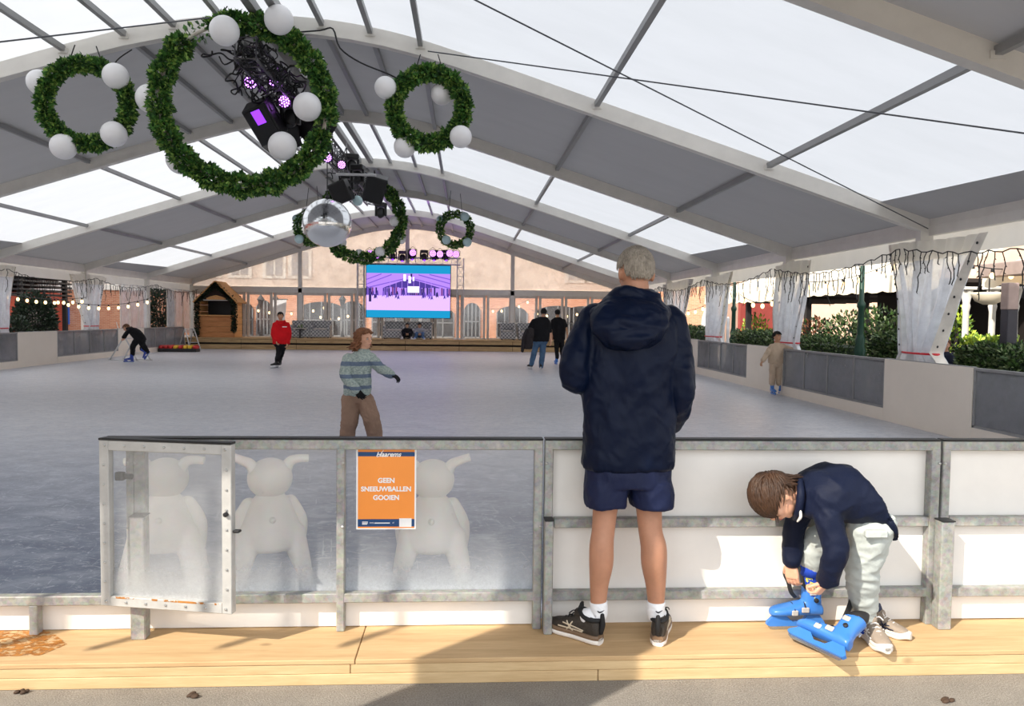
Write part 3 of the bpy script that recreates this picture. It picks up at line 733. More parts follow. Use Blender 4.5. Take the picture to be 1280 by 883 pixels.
# ================================================================== CURTAINS
m_curt = M_clear('milky_curtain_sheet', .82, (240, 243, 248), folds=.9, gloss=.10)
m_hem = M('cream_hem_tape', (228, 222, 212), .6)
m_tie = M('red_tie', (214, 40, 52), .5)
m_curt_top = M_fabric_roof('cream_curtain_top', (250, 247, 240), .6)
def curtain(x, y, ya, yb, tie, lab, s, z_top=ZE, z_bot=.9, seed=1, wid_tie=.30):
    """sheet hung from the eave, gathered by a tie on the post; ya..yb its span at the top along the eave"""
    e = empty('tied_curtain', (x, y, z_bot), 0, lab, 'curtain'); org = e.location; rnd = random.Random(seed)
    nu, nv = 90, 40; z_t = 1.12
    P = []; ph = [rnd.uniform(0, 6) for _ in range(4)]
    top_drop = rnd.uniform(.0, .1)
    for j in range(nv + 1):
        v = j / nv; z = z_top - .12 + (z_bot - z_top + .12) * v
        if z > z_t:
            q = (z - z_t) / (z_top - z_t); k = q ** 1.1
        else: k = .28 * ((z_t - z) / (z_t - z_bot)) ** .8
        half0 = wid_tie / 2
        row = []
        for i in range(nu + 1):
            u = i / nu
            y_top = ya + (yb - ya) * u; y_tie = y + tie - half0 + 2 * half0 * u
            yy = y_tie + (y_top - y_tie) * k
            amp = (.05 + .05 * (1 - k)) * (1 if z > z_t - .02 else .8)
            xx = x + amp * math.sin(u * 34 + ph[0] + v * 1.2) * .6 + amp * .5 * math.sin(u * 61 + ph[1] - v * 2) + .02 * math.sin(u * 9 + v * 7 + ph[2])
            zz = z + (.09 * math.sin(u * 5 + ph[3]) * (k > .9) * (k - .9) * 10 if k > .9 else 0) - .03 * math.sin(PI * u) * v
            row.append(V((xx, yy, zz)))
        P.append(row)
    mb = MB(); n = nu + 1; mb.v = [p for r in P for p in r]
    jt = int(nv * .16)
    for j in range(nv):
        for i in range(nu): mb.f.append((j * n + i, j * n + i + 1, (j + 1) * n + i + 1, (j + 1) * n + i)); mb.mi.append(1 if j < jt else 0)
    mb.build('sheet', [m_curt, m_curt_top], e, org, True)
    col = nu if abs(yb - y) < abs(ya - y) else 0
    for cidx in (0, nu):
        mb = MB(); d = -4 if cidx else 4
        vs = []; 
        for j in range(nv + 1): vs += [P[j][cidx] + V((-s * .012, 0, 0)), P[j][cidx + d] + V((-s * .02, 0, 0))]
        mb.add(vs, [(2 * j, 2 * j + 1, 2 * j + 3, 2 * j + 2) for j in range(nv)]); mb.build('hem', m_hem, e, org, True)
        mb = MB()
        for j in range(3, nv - 2, 5): mb.ell((P[j][cidx] + P[j][cidx + d]) / 2 + V((-s * .03, 0, 0)), V((.012, 0, 0)), V((0, .02, 0)), V((0, 0, .02)), 8, 6)
        mb.build('eyelets', m_cap, e, org)
    mb = MB(); R = []
    mb.tube([V((x + .13 * math.cos(a), y + tie + (wid_tie / 2 + .02) * math.sin(a), z_t)) for a in [2 * PI * k / 24 for k in range(24)]], .016, 8, closed=True); mb.build('tie', m_tie, e, org, True)
    return e
XCR = XR + .02
def cur2(x, top, tie, lab, s, seed):
    yc = (tie[0] + tie[1]) / 2; curtain(x, yc, top[0], top[1], 0, lab, s, seed=seed, wid_tie=tie[1] - tie[0])
cur2(XCR - .24, (9.83, 12.25), (10.86, 11.68), 'large milky curtain with red tie on the nearest right post', 1, 3)
cur2(XCR - .24, (14.92, 16.87), (15.62, 16.7), 'milky curtain with red tie behind the boy in beige', 1, 5)
cur2(XCR - .24, (19.52, 21.94), (20.53, 21.72), 'milky curtain with red tie on the second right post beyond the beige boy', 1, 6)
cur2(XCR - .24, (23.13, 26.69), (24.45, 25.94), 'milky curtain seen beside the standing man\'s right shoulder', 1, 7)
XCL = XL - .02
cur2(XCL + .14, (20.8, 22.38), (21.2, 21.9), 'milky curtain with red tie at the left edge', -1, 8)
cur2(XCL + .14, (25.15, 27.92), (26.27, 27.1), 'milky curtain gathered on the left post above grey boards', -1, 9)
m_flat = M_clear('flat_hung_sheet', .6, (216, 218, 224), folds=.8, gloss=.08)
def flat_sheet(x, y0, y1, lab, strips=3):
    e = empty('hanging_sheet', (x, (y0 + y1) / 2, .8), 0, lab, 'curtain'); org = e.location
    n = 60; P = []
    for j in range(14):
        z = ZE - .3 - (ZE - 1.0) * j / 13
        P.append([V((x + .02 * math.sin(i * .55 + j * .12), y0 + (y1 - y0) * i / n, z)) for i in range(n + 1)])
    mb = MB(); mb.v = [p for r in P for p in r]; N = n + 1
    for j in range(13):
        for i in range(n): mb.f.append((j * N + i, j * N + i + 1, (j + 1) * N + i + 1, (j + 1) * N + i)); mb.mi.append(0)
    mb.build('sheet', m_flat, e, org, True)
    for k in range(strips + 1):
        yy = y0 + (y1 - y0) * k / strips; mb = MB(); mb.box((x + .022, yy - .03, .95), (x + .03, yy + .03, ZE - .3)); mb.build('seam_tape', m_hem, e, org)
flat_sheet(XCL + .05, 29.0, 31.4, 'flat clear sheet hung above the bent skater in black')
flat_sheet(XCL + .05, 33.4, 36.1, 'flat clear sheet hung between tree gap and wooden chalet')
# ================================================================== STRING LIGHTS
m_wire = M('black_cable', (24, 24, 26), .5)
m_bulb = M_emit('warm_bulb', (255, 214, 150), 2.4)
m_led = M('dull_led', (66, 62, 56), .4)
def icicle(x, y0, y1, z, lab, s, seed):
    rnd = random.Random(seed); e = empty('icicle_light_string', (x, (y0 + y1) / 2, z), 0, lab, 'icicle lights'); org = e.location
    mb = MB(); pts = []; n = int((y1 - y0) / .12)
    for k in range(n + 1):
        t = k / n; pts.append(V((x + .01 * math.sin(k), y0 + (y1 - y0) * t, z + .02 * math.sin(k * 1.9) - .22 * math.sin(PI * ((t * (y1 - y0) / 5) % 1)))))
    mb.tube(pts, .009, 5); mb.build('main_cable', m_wire, e, org)
    kk = 0
    for p in pts[::1]:
        kk += 1; L = rnd.choice([.16, .3, .45, .6, .35]); q = [p]
        if rnd.random() < .25: continue
        m = max(2, int(L / .07)); mb = MB()
        for j in range(1, m + 1):
            q.append(q[-1] + V((rnd.uniform(-.02, .02), rnd.uniform(-.035, .035), -L / m))); mb.tube([q[-1], q[-1] + V((rnd.uniform(-.02, .02), rnd.uniform(-.03, .03), -.02))], [.008, .004], 4)
        mb.tube(q, .0085, 4); mb.build('drop', m_wire, e, org)
for k in range(6):
    y0 = 6.6 + 5 * k; icicle(XR - .41, y0, y0 + 4.9, ZE - .22, 'unlit icicle light string along the right eave, ' + ['in front of the large curtain', 'between the two nearest curtains', 'beyond the beige boy\'s curtain', 'nearest the standing man\'s right shoulder', 'hidden by the standing man\'s head', 'ending at the far deck'][k], 1, 20 + k)
for k in range(4):
    y0 = 16.6 + 5 * k; icicle(XL + .32, y0, y0 + 4.9, ZE - .22, 'unlit icicle light string along the left eave, ' + ['at the edge of the photo', 'over the dark tree', 'over the bent skater', 'over the wooden chalet'][k], -1, 40 + k)
def bulb_string(pts, lab, nb, sag=.25, r=.055):
    e = empty('bulb_string', pts[0], 0, lab, 'bulb string'); org = V(pts[0]); a, b = V(pts[0]), V(pts[1]); n = 24
    P = [a.lerp(b, k / n) - V((0, 0, sag * 4 * (k / n) * (1 - k / n))) for k in range(n + 1)]
    mb = MB(); mb.tube(P, .009, 5); mb.build('cable', m_wire, e, org)
    for k in range(nb):
        t = (k + .5) / nb; p = a.lerp(b, t) - V((0, 0, sag * 4 * t * (1 - t)))
        mb = MB(); mb.lathe(p - V((0, 0, .09)), [(.02, .09), (.024, .05), (.022, .03)], 8); so_ = mb.build('bulb_holder', m_wire, e, org)
        mb = MB(); mb.ell(p - V((0, 0, .115)), V((r, 0, 0)), V((0, r, 0)), V((0, 0, r * 1.3)), 10, 8); mb.build('bulb', m_bulb, so_, org, True)
bulb_string((at(5, 366, 25), at(108, 372, 25)), 'string of warm bulbs in front of the dark tree at left', 9, .12, .045)
bulb_string((at(66, 372, 25.4), at(190, 372, 26.4)), 'string of warm bulbs across the red arcade at left', 10, .25, .045)
bulb_string((at(1000, 352, 17), at(1128, 322, 17)), 'string of warm bulbs under the cream awning right of the beige boy', 6, .18, .05)
bulb_string((at(925, 368, 24), at(972, 372, 22)), 'string of warm bulbs left of the beige boy\'s curtain', 4, .2, .06)
bulb_string((at(848, 388, 32), at(905, 364, 27)), 'string of warm bulbs under the far awning beside the man\'s shoulder', 6, .25, .06)
bulb_string((at(1205, 328, 12), at(1300, 330, 12)), 'string of bulbs over the terrace at the right edge', 4, .1, .04)
for k, (p0, p1, n_) in enumerate((((316, 384), (412, 380), 7), ((600, 384), (665, 372), 6), ((665, 388), (740, 384), 6), ((395, 392), (452, 384), 5))):
    bulb_string((at(*p0, 38.5), at(*p1, 38.5)), 'string of small warm bulbs outside the glass doors, ' + ['behind the red hooded skater', 'right of the screen', 'behind the two men in black', 'left of the screen'][k], n_, .3, .055)

# ================================================================== TENSION WIRES
m_steelw = M('steel_wire', (90, 92, 96), .4, .6)
for p, q, lab in ((at(1160, 286, 11.4), at(590, -2, 7.2), 'thin steel tension wire descending to the right eave'), (at(1290, 168, 7.2), at(535, 64, 11.2), 'thin steel tension wire crossing the light roof bay sideways'), (at(-5, 53, 8.5), at(262, 22, 10.4), 'thin steel tension wire across the light bay at upper left')):
    mb = MB(); mb.tube([p, q], .009, 6); tag(mb.build('tension_wire', m_steelw, org=p), lab, 'wire')

# ================================================================== WREATHS
m_fir = M('fir_green', (74, 122, 54), .6, 0, .5, 9); m_fir2 = M('fir_green_light', (140, 174, 86), .55, 0, .4, 9)
m_fir3 = M('fir_green_dark', (46, 84, 42), .6, 0, .4, 9)
m_hoop = M('pale_hoop', (206, 198, 186), .5)
m_globe = M('white_globe', (244, 244, 246), .35, 0, .02, 5)
m_globe_b = M('pale_blue_globe', (196, 224, 228), .3, 0, .02, 5)
def leaf_ring(R, r, n, seed, sz, gaps=()):
    rnd = random.Random(seed); mb = MB()
    for k in range(n):
        a = rnd.uniform(0, 2 * PI)
        if any(g0 < a < g1 for g0, g1 in gaps) and rnd.random() < .93: continue
        th = rnd.uniform(0, 2 * PI); lump = 1 + .22 * math.sin(a * 17 + seed) + .15 * math.sin(a * 31)
        rr = r * lump * math.sqrt(rnd.uniform(.25, 1))
        er = V((math.cos(a), 0, math.sin(a))); et = V((-math.sin(a), 0, math.cos(a))); ey = V((0, 1, 0))
        out = er * math.cos(th) + ey * math.sin(th); c = er * R + out * rr
        d = (out + et * rnd.uniform(-.9, .9) + V((rnd.uniform(-.4, .4), rnd.uniform(-.4, .4), rnd.uniform(-.5, .3)))).normalized()
        side = d.cross(V((rnd.uniform(-1, 1), rnd.uniform(-1, 1), rnd.uniform(-1, 1)))).normalized(); nrm = side.cross(d)
        L = sz * rnd.uniform(.7, 1.3); w = L * .3
        p = [c, c + d * L * .5 + side * w + nrm * w * .4, c + d * L, c + d * L * .5 - side * w + nrm * w * .4]
        mb.cur = rnd.choices((0, 1, 2), (5, 3, 3))[0]
        mb.add(p, [(0, 1, 2), (0, 2, 3)])
    mb.cur = 0; return mb
def wreath(name, ctr, R, r, n, globes, lab, cat_group, seed, tilt=(0, 0, 0), gr=.185, hang=True, sz=.075, gaps=(), gmat=None, roof=None):
    e = empty(name, ctr, 0, lab, 'wreath', cat_group); e.rotation_euler = tilt
    mb = MB(); mb.tube([V((R * math.cos(a), 0, R * math.sin(a))) for a in [2 * PI * k / 48 for k in range(48)]], r * .38 if not gaps else r * .26, 10, closed=True)
    mb.build('hoop', m_hoop if gaps else m_fir3, e, smooth=True)
    leaf_ring(R, r, n, seed, sz, gaps).build('garland', [m_fir, m_fir2, m_fir3], e)
    for gx, gy, gz in globes:
        mb = MB(); mb.ell((gx, gy, gz), gr, nu=24, nv=16); mb.build('globe', gmat or m_globe, e, smooth=True)
    if hang:
        for s in (-1, 1): mb = MB(); mb.tube([V((s * R * .45, 0, R * .86)), V((s * R * .25, 0, R + (roof or .5)))], .008, 5); mb.build('suspension_cable', m_wire, e)
    return e
Yw = 11.0
def local(ctr, Y, lst): return [tuple(at(px, py, Y + dy) - ctr) for px, py, dy in lst]
c1 = at(305, 131, Yw); k_ = Yw / 952.7
wreath('large_wreath', c1, 97 * k_, .108, 15000, local(c1, Yw, [(273, 40, -.35), (339, 20, -.3), (194, 133, .1), (381, 127, -.15), (353, 179, -.15), (234, 206, .15), (388, 75, .2)]), 'largest green wreath with white globes, hung nearest under the roof ridge', 'large globe wreaths', 3, (.0, .05, .12), 17 * k_, sz=.085, gaps=((2.05, 2.35), (6.05, 6.2)), roof=.2)
c2 = at(108, 130, Yw); wreath('small_wreath', c2, 47 * k_, .072, 6000, local(c2, Yw, [(142, 94, -.1), (54, 105, .1), (140, 167, -.1), (80, 184, -.05)]), 'small green wreath with white globes at upper left', 'small globe wreaths', 5, (0, 0, .1), 15 * k_, roof=.25)
c3 = at(536, 135, Yw); wreath('small_wreath', c3, 43 * k_, .078, 6000, local(c3, Yw, [(482, 108, -.1), (551, 118, .15), (505, 183, .05), (577, 172, -.1)]), 'small green wreath with white globes right of the largest wreath', 'small globe wreaths', 6, (0, 0, -.1), 13.5 * k_, roof=.25)
Y2 = 24.6; k2 = Y2 / 952.7
c4 = at(453, 275, Y2); wreath('large_wreath', c4, 47 * k2, .13, 6000, local(c4, Y2, [(493, 277, -.1), (501, 299, .1), (475, 315, -.1), (449, 318, .1), (476, 261, .2), (427, 303, .1)]), 'large dark wreath with globes behind the mirror ball', 'large globe wreaths', 8, (0, 0, 0), 6.3 * k2, sz=.11, roof=.3)
c5 = at(569, 287, Y2); wreath('small_wreath', c5, 19 * k2, .085, 2600, local(c5, Y2, [(581, 271, -.1), (551, 275, .1), (558, 300, -.1), (584, 303, -.1)]), 'small dark wreath with pale globes above right of the screen', 'small globe wreaths', 9, (0, 0, 0), 5.6 * k2, gmat=m_globe_b, roof=1.0)
c6 = at(391, 284, Y2); wreath('small_wreath', c6, 19 * k2, .085, 2600, local(c6, Y2, [(374, 299, -.1), (371, 274, .1), (408, 300, -.1)]), 'small dark wreath half hidden left behind the mirror ball', 'small globe wreaths', 10, (0, 0, 0), 5.6 * k2, gmat=m_globe_b, roof=.8)

# ================================================================== MIRROR BALL
t = NT('mirror_tiles'); v = t.coord()
bcol = t.n('ShaderNodeTexVoronoi'); bcol.inputs['Scale'].default_value = 30; t.l(v, bcol.inputs['Vector'])
m_mirror = t.done(t.bsdf((.86, .88, .9, 1), .16, 1.0))
Yd = 16.6; rd = 29.5 * Yd / 952.7; cd = at(409, 279, Yd)
e = empty('mirror_ball', cd, 0, 'large silver mirror ball hanging left of the screen', 'mirror ball')
mb = MB(); mb.ell((0, 0, 0), rd, nu=72, nv=44); mb.build('mirror_shell', m_mirror, e)
mb = MB(); mb.lathe((0, 0, rd - .02), [(.05, 0), (.05, .06), (.015, .09)], 12); mb.tube([V((0, 0, rd + .05)), V((0, 0, 4.95 - cd.z))], .012, 6); mb.build('hanger', m_wire, e)

# ================================================================== RIDGE TRUSS WITH LAMPS
m_truss = M('truss_aluminium', (206, 206, 208), .4, .25); m_blk = M('black_lamp_housing', (20, 20, 23), .45); m_blk2 = M('black_speaker_cloth', (30, 30, 33), .7, 0, .2, 40)
m_violet = M_emit('violet_led', (200, 120, 255), 5.0); m_violet2 = M_emit('violet_soft_glow', (120, 50, 220), 1.6)
def truss_mb(a, b, s=.29, chord=.025, pitch=.35):
    a, b = V(a), V(b); d = (b - a).normalized(); x = d.cross(V((0, 0, 1)))
    if x.length < .1: x = d.cross(V((0, 1, 0)))
    x.normalize(); z = x.cross(d); L = (b - a).length; mb = MB()
    cs = [(x * sx + z * sz) * s / 2 for sx, sz in ((-1, -1), (1, -1), (1, 1), (-1, 1))]
    for c in cs: mb.tube([a + c, b + c], chord, 8)
    n = max(1, int(L / pitch))
    for k in range(n):
        p, q = a + d * (L * k / n), a + d * (L * (k + 1) / n)
        for i in range(4):
            j = (i + 1) % 4; mb.tube([p + cs[i], q + cs[j]] if k % 2 else [p + cs[j], q + cs[i]], .010, 5)
        for i in range(4): mb.tube([p + cs[i], p + cs[(i + 1) % 4]], .010, 5)
    return mb
m_truss_d = M('truss_dark', (92, 92, 96), .4, .6)
TX, TZ = -3.1, 5.28
e = empty('ridge_truss', (TX, 10, TZ), 0, 'aluminium lighting truss running under the ridge with tangled cables', 'truss'); org = e.location
truss_mb((TX, 10.95, TZ), (TX, 25.0, TZ)).build('truss_frame', m_truss_d, e, org)
rnd = random.Random(5)
for k in range(90):
    y = rnd.uniform(11.15, 13.0) if k < 62 else rnd.uniform(12.4, 24); p = V((TX + rnd.uniform(-.28, .28), y, TZ + rnd.uniform(-.1, .18))); q = [p]; mb = MB()
    for j in range(7): q.append(q[-1] + V((rnd.uniform(-.13, .13), rnd.uniform(-.2, .2), rnd.uniform(-.14, .10))))
    mb.tube(q, rnd.uniform(.008, .016), 5, 4); mb.build('cable', m_wire, e, org, True)
for k in range(8):
    for s in (-1, 1): mb = MB(); y = 11.3 + 1.9 * k; mb.tube([V((TX + s * .13, y, TZ + .14)), V((TX + s * .15, y, TZ + .5))], .012, 6); mb.build('hanger', m_truss, e, org)
def aim(c, tgt): return V((0, 0, 1)).rotation_difference((V(tgt) - V(c)).normalized()).to_matrix().to_4x4()
def par_lamp(c, tgt, lab, r=.11, L=.22, lit=True, yoke_up=.28):
    e = empty('par_lamp', c, 0, lab, 'stage lamp', 'stage lamps on the ridge truss'); q = aim(c, tgt)
    mb = MB(); mb.lathe((0, 0, 0), [(r * .55, -L), (r * .9, -L * .7), (r, 0), (r * 1.06, .02), (r * .95, .02), (r * .92, -.01)], 20); mb.xf(q).build('housing', m_blk, e, smooth=True, split=.6)
    mb = MB()
    for i in range(19):
        rr = 0 if i == 0 else (r * .42 if i < 7 else r * .76); a = i * PI / 3 if i < 7 else i * PI / 6; mb.lathe((rr * math.cos(a), rr * math.sin(a), 0), [(r * .13, -.005), (r * .13, .012), (.001, .018)], 8)
    mb.xf(q).build('led_lens', m_violet if lit else m_led, e)
    mb = MB(); mb.tube([V((r * 1.15, 0, -L * .4)), V((r * 1.15, 0, yoke_up * .5)), V((0, 0, yoke_up)), V((-r * 1.15, 0, yoke_up * .5)), V((-r * 1.15, 0, -L * .4))], .012, 6); mb.build('yoke', m_blk, e)
CAMP = V((0, 0, 1.6))
for px, py, Y, lab in ((313, 103, 12.2, 'violet stage lamp inside the largest wreath, upper left of three'), (344, 104, 12.6, 'violet stage lamp inside the largest wreath, upper right of three'), (355, 127, 12.8, 'violet stage lamp inside the largest wreath, lowest of three'),
                       (409, 197, 15.2, 'small violet stage lamp just below the largest wreath\'s right rim'), (427, 206, 17, 'violet stage lamp above the mirror ball')):
    c = at(px, py, Y); par_lamp(c, CAMP + V((0, 3, -.3)), lab, .1 if Y < 14 else .09)
def speaker(c, w, h, d, tgt, lab, roll=0.0, lit=False, cat='loudspeaker', glow=False):
    e = empty('loudspeaker', c, 0, lab, cat); q = aim(c, tgt) @ Matrix.Rotation(roll, 4, 'Z')
    mb = MB(); mb.bbox((-w / 2, -h / 2, -d), (w / 2, h / 2, 0), .015); mb.xf(q).build('cabinet', m_blk, e)
    mb = MB(); mb.bbox((-w / 2 + .03, -h / 2 + .03, 0), (w / 2 - .03, h / 2 - .03, .012), .004); mb.xf(q).build('grille', m_blk2, e)
    if glow: mb = MB(); mb.bbox((-w * .16, h * .05, .012), (w * .2, h * .42, .018), .004); mb.xf(q).build('violet_glow', m_violet2, e)  # violet light on the box face, put in as a glowing patch
    mb = MB(); mb.bbox((-w / 2 - .03, -.05, -d * .6), (w / 2 + .03, .05, -d * .5), .004); mb.xf(q); mb.tube([q @ V((0, .05, -d * .55)), V((0, 0, h * .75))], .018, 6); mb.build('bracket', m_truss if lit else m_blk, e)
    return e
speaker(at(329, 157, 12.6), .42, .62, .4, CAMP + V((-3, 4, -3)), 'black loudspeaker tilted inside the largest wreath', .45, False, 'loudspeaker', True)
speaker(at(357, 175, 14.0), .42, .6, .4, (3, 8, 0), 'black loudspeaker beside the lowest white globe of the largest wreath', -.3)
speaker(at(402, 166, 14.2), .45, .55, .45, (4, 8, 0), 'black loudspeaker behind the right rim of the largest wreath', .5)
speaker(at(468, 238, 18.5), .5, .62, .5, CAMP + V((-1.5, 5, -2)), 'black loudspeaker facing down right of the mirror ball', -.2)
speaker(at(424, 241, 17.8), .42, .5, .4, CAMP + V((-4, 6, 0)), 'black loudspeaker directly above the mirror ball', .3)
def mover(c, lab, lit=True, s=1.0, grp='moving head lamps', mat=None):
    e = empty('moving_head_lamp', c, random.uniform(-.5, .5), lab, 'stage lamp', grp)
    mb = MB(); mb.bbox((-.15 * s, -.12 * s, .16 * s), (.15 * s, .12 * s, .28 * s), .02 * s); mb.build('lamp_base', m_blk, e)
    for q in (-1, 1): mb = MB(); mb.bbox((q * .14 * s - .025 * s, -.05 * s, -.1 * s), (q * .14 * s + .025 * s, .05 * s, .17 * s), .01 * s); mb.build('yoke_arm', m_blk, e)
    mb = MB(); mb.lathe((0, 0, 0), [(.06 * s, -.14 * s), (.1 * s, -.1 * s), (.11 * s, .08 * s), (.09 * s, .12 * s)], 14, V((0, .4, 1)).normalized()); o = mb.build('lamp_head', m_blk, e, smooth=True)
    mb = MB(); mb.lathe(V((0, -.055, -.13)) * s, [(.055 * s, -.012 * s), (.055 * s, .005)], 14, V((0, .4, 1)).normalized()); mb.build('lens', mat or (m_violet2 if lit else m_blk2), o)
for px, py, Y, lab in ((363, 148, 13, 'dark moving head lamp inside the largest wreath below the violet lamps'), (447, 222, 17.6, 'moving head lamp above the mirror ball, on the truss underside'), (440, 208, 18.4, 'moving head lamp on the truss between the violet lamp and loudspeaker'), (433, 232, 19, 'moving head lamp tucked behind the mirror ball hanger'), (476, 266, 22, 'moving head lamp beside the upper globe of the far wreath')):
    mover(at(px, py, Y), lab, False, 1.0)
for px, py, Y in ((447, 251, 18.2),):
    e = empty('hanging_globe', at(px, py, Y), 0, 'single pale blue globe hanging above the mirror ball\'s right side', 'globe'); mb = MB(); mb.ell((0, 0, 0), .12, nu=20, nv=14); mb.build('shell', m_globe_b, e, smooth=True); mb = MB(); mb.tube([V((0, 0, .1)), V((0, 0, .7))], .008, 5); mb.build('cord', m_wire, e)
m_truss_bar = MB(); 
mb = MB(); a = at(420, 218, 17.5); b = at(470, 219, 17.5); mb.tube([a, b], .03, 10); tag(mb.build('cross_pipe', m_truss, org=a), 'short aluminium cross pipe on the truss above the mirror ball', 'pipe')
mb = MB(); pts = [at(*p, 11.3) for p in ((364, 41), (400, 38), (416, 36), (425, 60), (450, 78), (484, 92), (500, 100))]; mb.tube(pts, .012, 6, 4); tag(mb.build('power_cable', m_wire, org=pts[0], smooth=True), 'black power cable slung from the arch to the small right wreath', 'cable')
mb = MB(); pts = [at(*p, 11.3) for p in ((165, 62), (150, 72), (143, 80))]; mb.tube(pts, .01, 6, 4); tag(mb.build('power_cable', m_wire, org=pts[0], smooth=True), 'short black cable above the small upper left wreath', 'cable')

# ================================================================== SCREEN AND ITS TRUSS
Ys = 35.6
m_blue = M_emit('screen_blue', (26, 132, 176), .9); m_lilac = M_emit('screen_lilac', (170, 128, 232), .8); m_pinkice = M_emit('screen_pink', (206, 170, 240), .85); m_indigo = M_emit('screen_indigo', (74, 56, 140), .8); m_violetline = M_emit('screen_violet', (120, 86, 190), .8); m_plum = M_emit('screen_plum', (120, 60, 120), .7); m_pale = M_emit('screen_pale', (228, 220, 250), 1.0); m_ink = M_emit('screen_ink', (44, 38, 90), .7)
a = at(458, 331, Ys); b = at(562.5, 398, Ys)
e = empty('led_screen', ((a.x + b.x) / 2, Ys, b.z), 0, 'large screen with blue bands showing violet skaters, over the far deck', 'screen'); org = e.location
mb = MB(); mb.bbox((a.x - .03, Ys, b.z - .02), (b.x + .03, Ys + .12, a.z + .03), .01); mb.build('cabinet', m_blk, e, org)
SW, SH = b.x - a.x, a.z - b.z
def R2(mb, u0, v0, u1, v1, d): 
    y = Ys - .001 * d - .002; mb.add([V((a.x + u * SW, y, a.z - v_ * SH)) for u, v_ in ((u0, v0), (u1, v0), (u1, v1), (u0, v1))], [(0, 1, 2, 3)])
def T2(mb, pts, d):
    y = Ys - .001 * d - .002; mb.add([V((a.x + u * SW, y, a.z - v_ * SH)) for u, v_ in pts], [tuple(range(len(pts)))])
mb = MB(); mats = [m_blue, m_lilac, m_pinkice, m_indigo, m_violetline, m_plum, m_pale, m_ink]
mb.cur = 0; R2(mb, 0, 0, 1, 1, 1); mb.cur = 1; R2(mb, 0, .155, 1, .86, 2); mb.cur = 2; R2(mb, 0, .58, 1, .86, 3)
mb.cur = 3; T2(mb, [(.2, .43), (.47, .27), (.55, .27), (.9, .43)], 3)
mb.cur = 4
for u0, v0, u1, v1 in ((0, .36, .3, .17), (0, .27, .18, .16), (.62, .17, 1, .33), (.75, .16, 1, .25), (0, .43, .47, .24), (.55, .24, 1, .42)): T2(mb, [(u0, v0), (u1, v1), (u1, v1 + .02), (u0, v0 + .02)], 4)
mb.cur = 1
for k in range(8): R2(mb, .28 + .07 * k, .3, .285 + .07 * k, .43, 5)
rnd = random.Random(2)
for k in range(46):
    mb.cur = rnd.choice((3, 5, 3, 7, 1)); u = k / 46; R2(mb, u, .41 + rnd.uniform(0, .03), u + .018, .57, 4)
for k in range(26):
    mb.cur = rnd.choice((3, 7, 4)); u = rnd.uniform(.02, .97); h = rnd.uniform(.07, .13); v1 = rnd.uniform(.58, .66)
    T2(mb, [(u, v1 - h), (u + .012, v1 - h), (u + .018, v1 - h * .4), (u + .022, v1), (u + .01, v1 - h * .3), (u - .008, v1)], 6)
mb.cur = 6
for u0, v0, u1, v1 in ((.44, .17, .47, .3), (.5, .2, .53, .34), (.55, .22, .57, .3), (.49, .4, .63, .52)): R2(mb, u0, v0, u1, v1, 5)
mb.cur = 7; R2(mb, .525, .16, .545, .22, 6); R2(mb, .03, .45, .06, .7, 6)
mb.build('picture', mats, e, org)
tl, tr = at(450, 400, Ys).x, at(575, 400, Ys).x; ztop = at(515, 326, Ys).z
e = empty('screen_truss', ((tl + tr) / 2, Ys + .25, .52), 0, 'aluminium goalpost truss carrying lamps around the large screen', 'truss'); org = e.location
truss_mb((tl, Ys + .25, .54), (tl, Ys + .25, ztop + .15), .3, .025, .4).build('truss_leg', m_truss, e, org)
truss_mb((tr, Ys + .25, .54), (tr, Ys + .25, ztop + .15), .3, .025, .4).build('truss_leg', m_truss, e, org)
truss_mb((tl, Ys + .25, ztop), (tr, Ys + .25, ztop), .3, .025, .4).build('truss_beam', m_truss, e, org)
for x in (tl, tr): mb = MB(); mb.bbox((x - .3, Ys - .02, .52), (x + .3, Ys + .55, .54), .004); mb.build('base_plate', m_truss, e, org)
sl = [(491, 320), (503, 322), (515, 320), (530, 321), (543, 321), (557, 321)]
for k, (px, py) in enumerate(sl): mover(at(px, py, Ys + .1) - V((0, 0, .02)), 'lamp on the screen truss, ' + ['leftmost of six', 'second of six from the left', 'third of six from the left', 'fourth of six from the left', 'fifth of six from the left', 'rightmost of six'][k], True, 1.15, 'lamps on the screen truss')
for k, (px, py) in enumerate(((462, 317), (470, 320), (516, 316), (541, 317), (550, 318), (562, 317), (570, 318))):
    c = at(px, py, Ys - .1); par_lamp(c, CAMP + V((-1, 0, 0)), 'lit violet spot over the screen, ' + ['at the wreath globes', 'beside the wreath globes', 'by the centre mast', 'left of the right group', 'second of the right group', 'third of the right group', 'last at the truss corner'][k], .16, .2)
for px, Yp in ((500, 34.6), (560, 34.6), (540, 28), (470, 28)):
    ld = bpy.data.lights.new('stage_violet_light', 'POINT'); ld.energy = 4; ld.color = (.6, .2, 1); ld.shadow_soft_size = .2
    lo = bpy.data.objects.new('stage_violet_light', ld); COL.objects.link(lo); lo.location = at(px, 316 if Yp > 30 else 262, Yp)
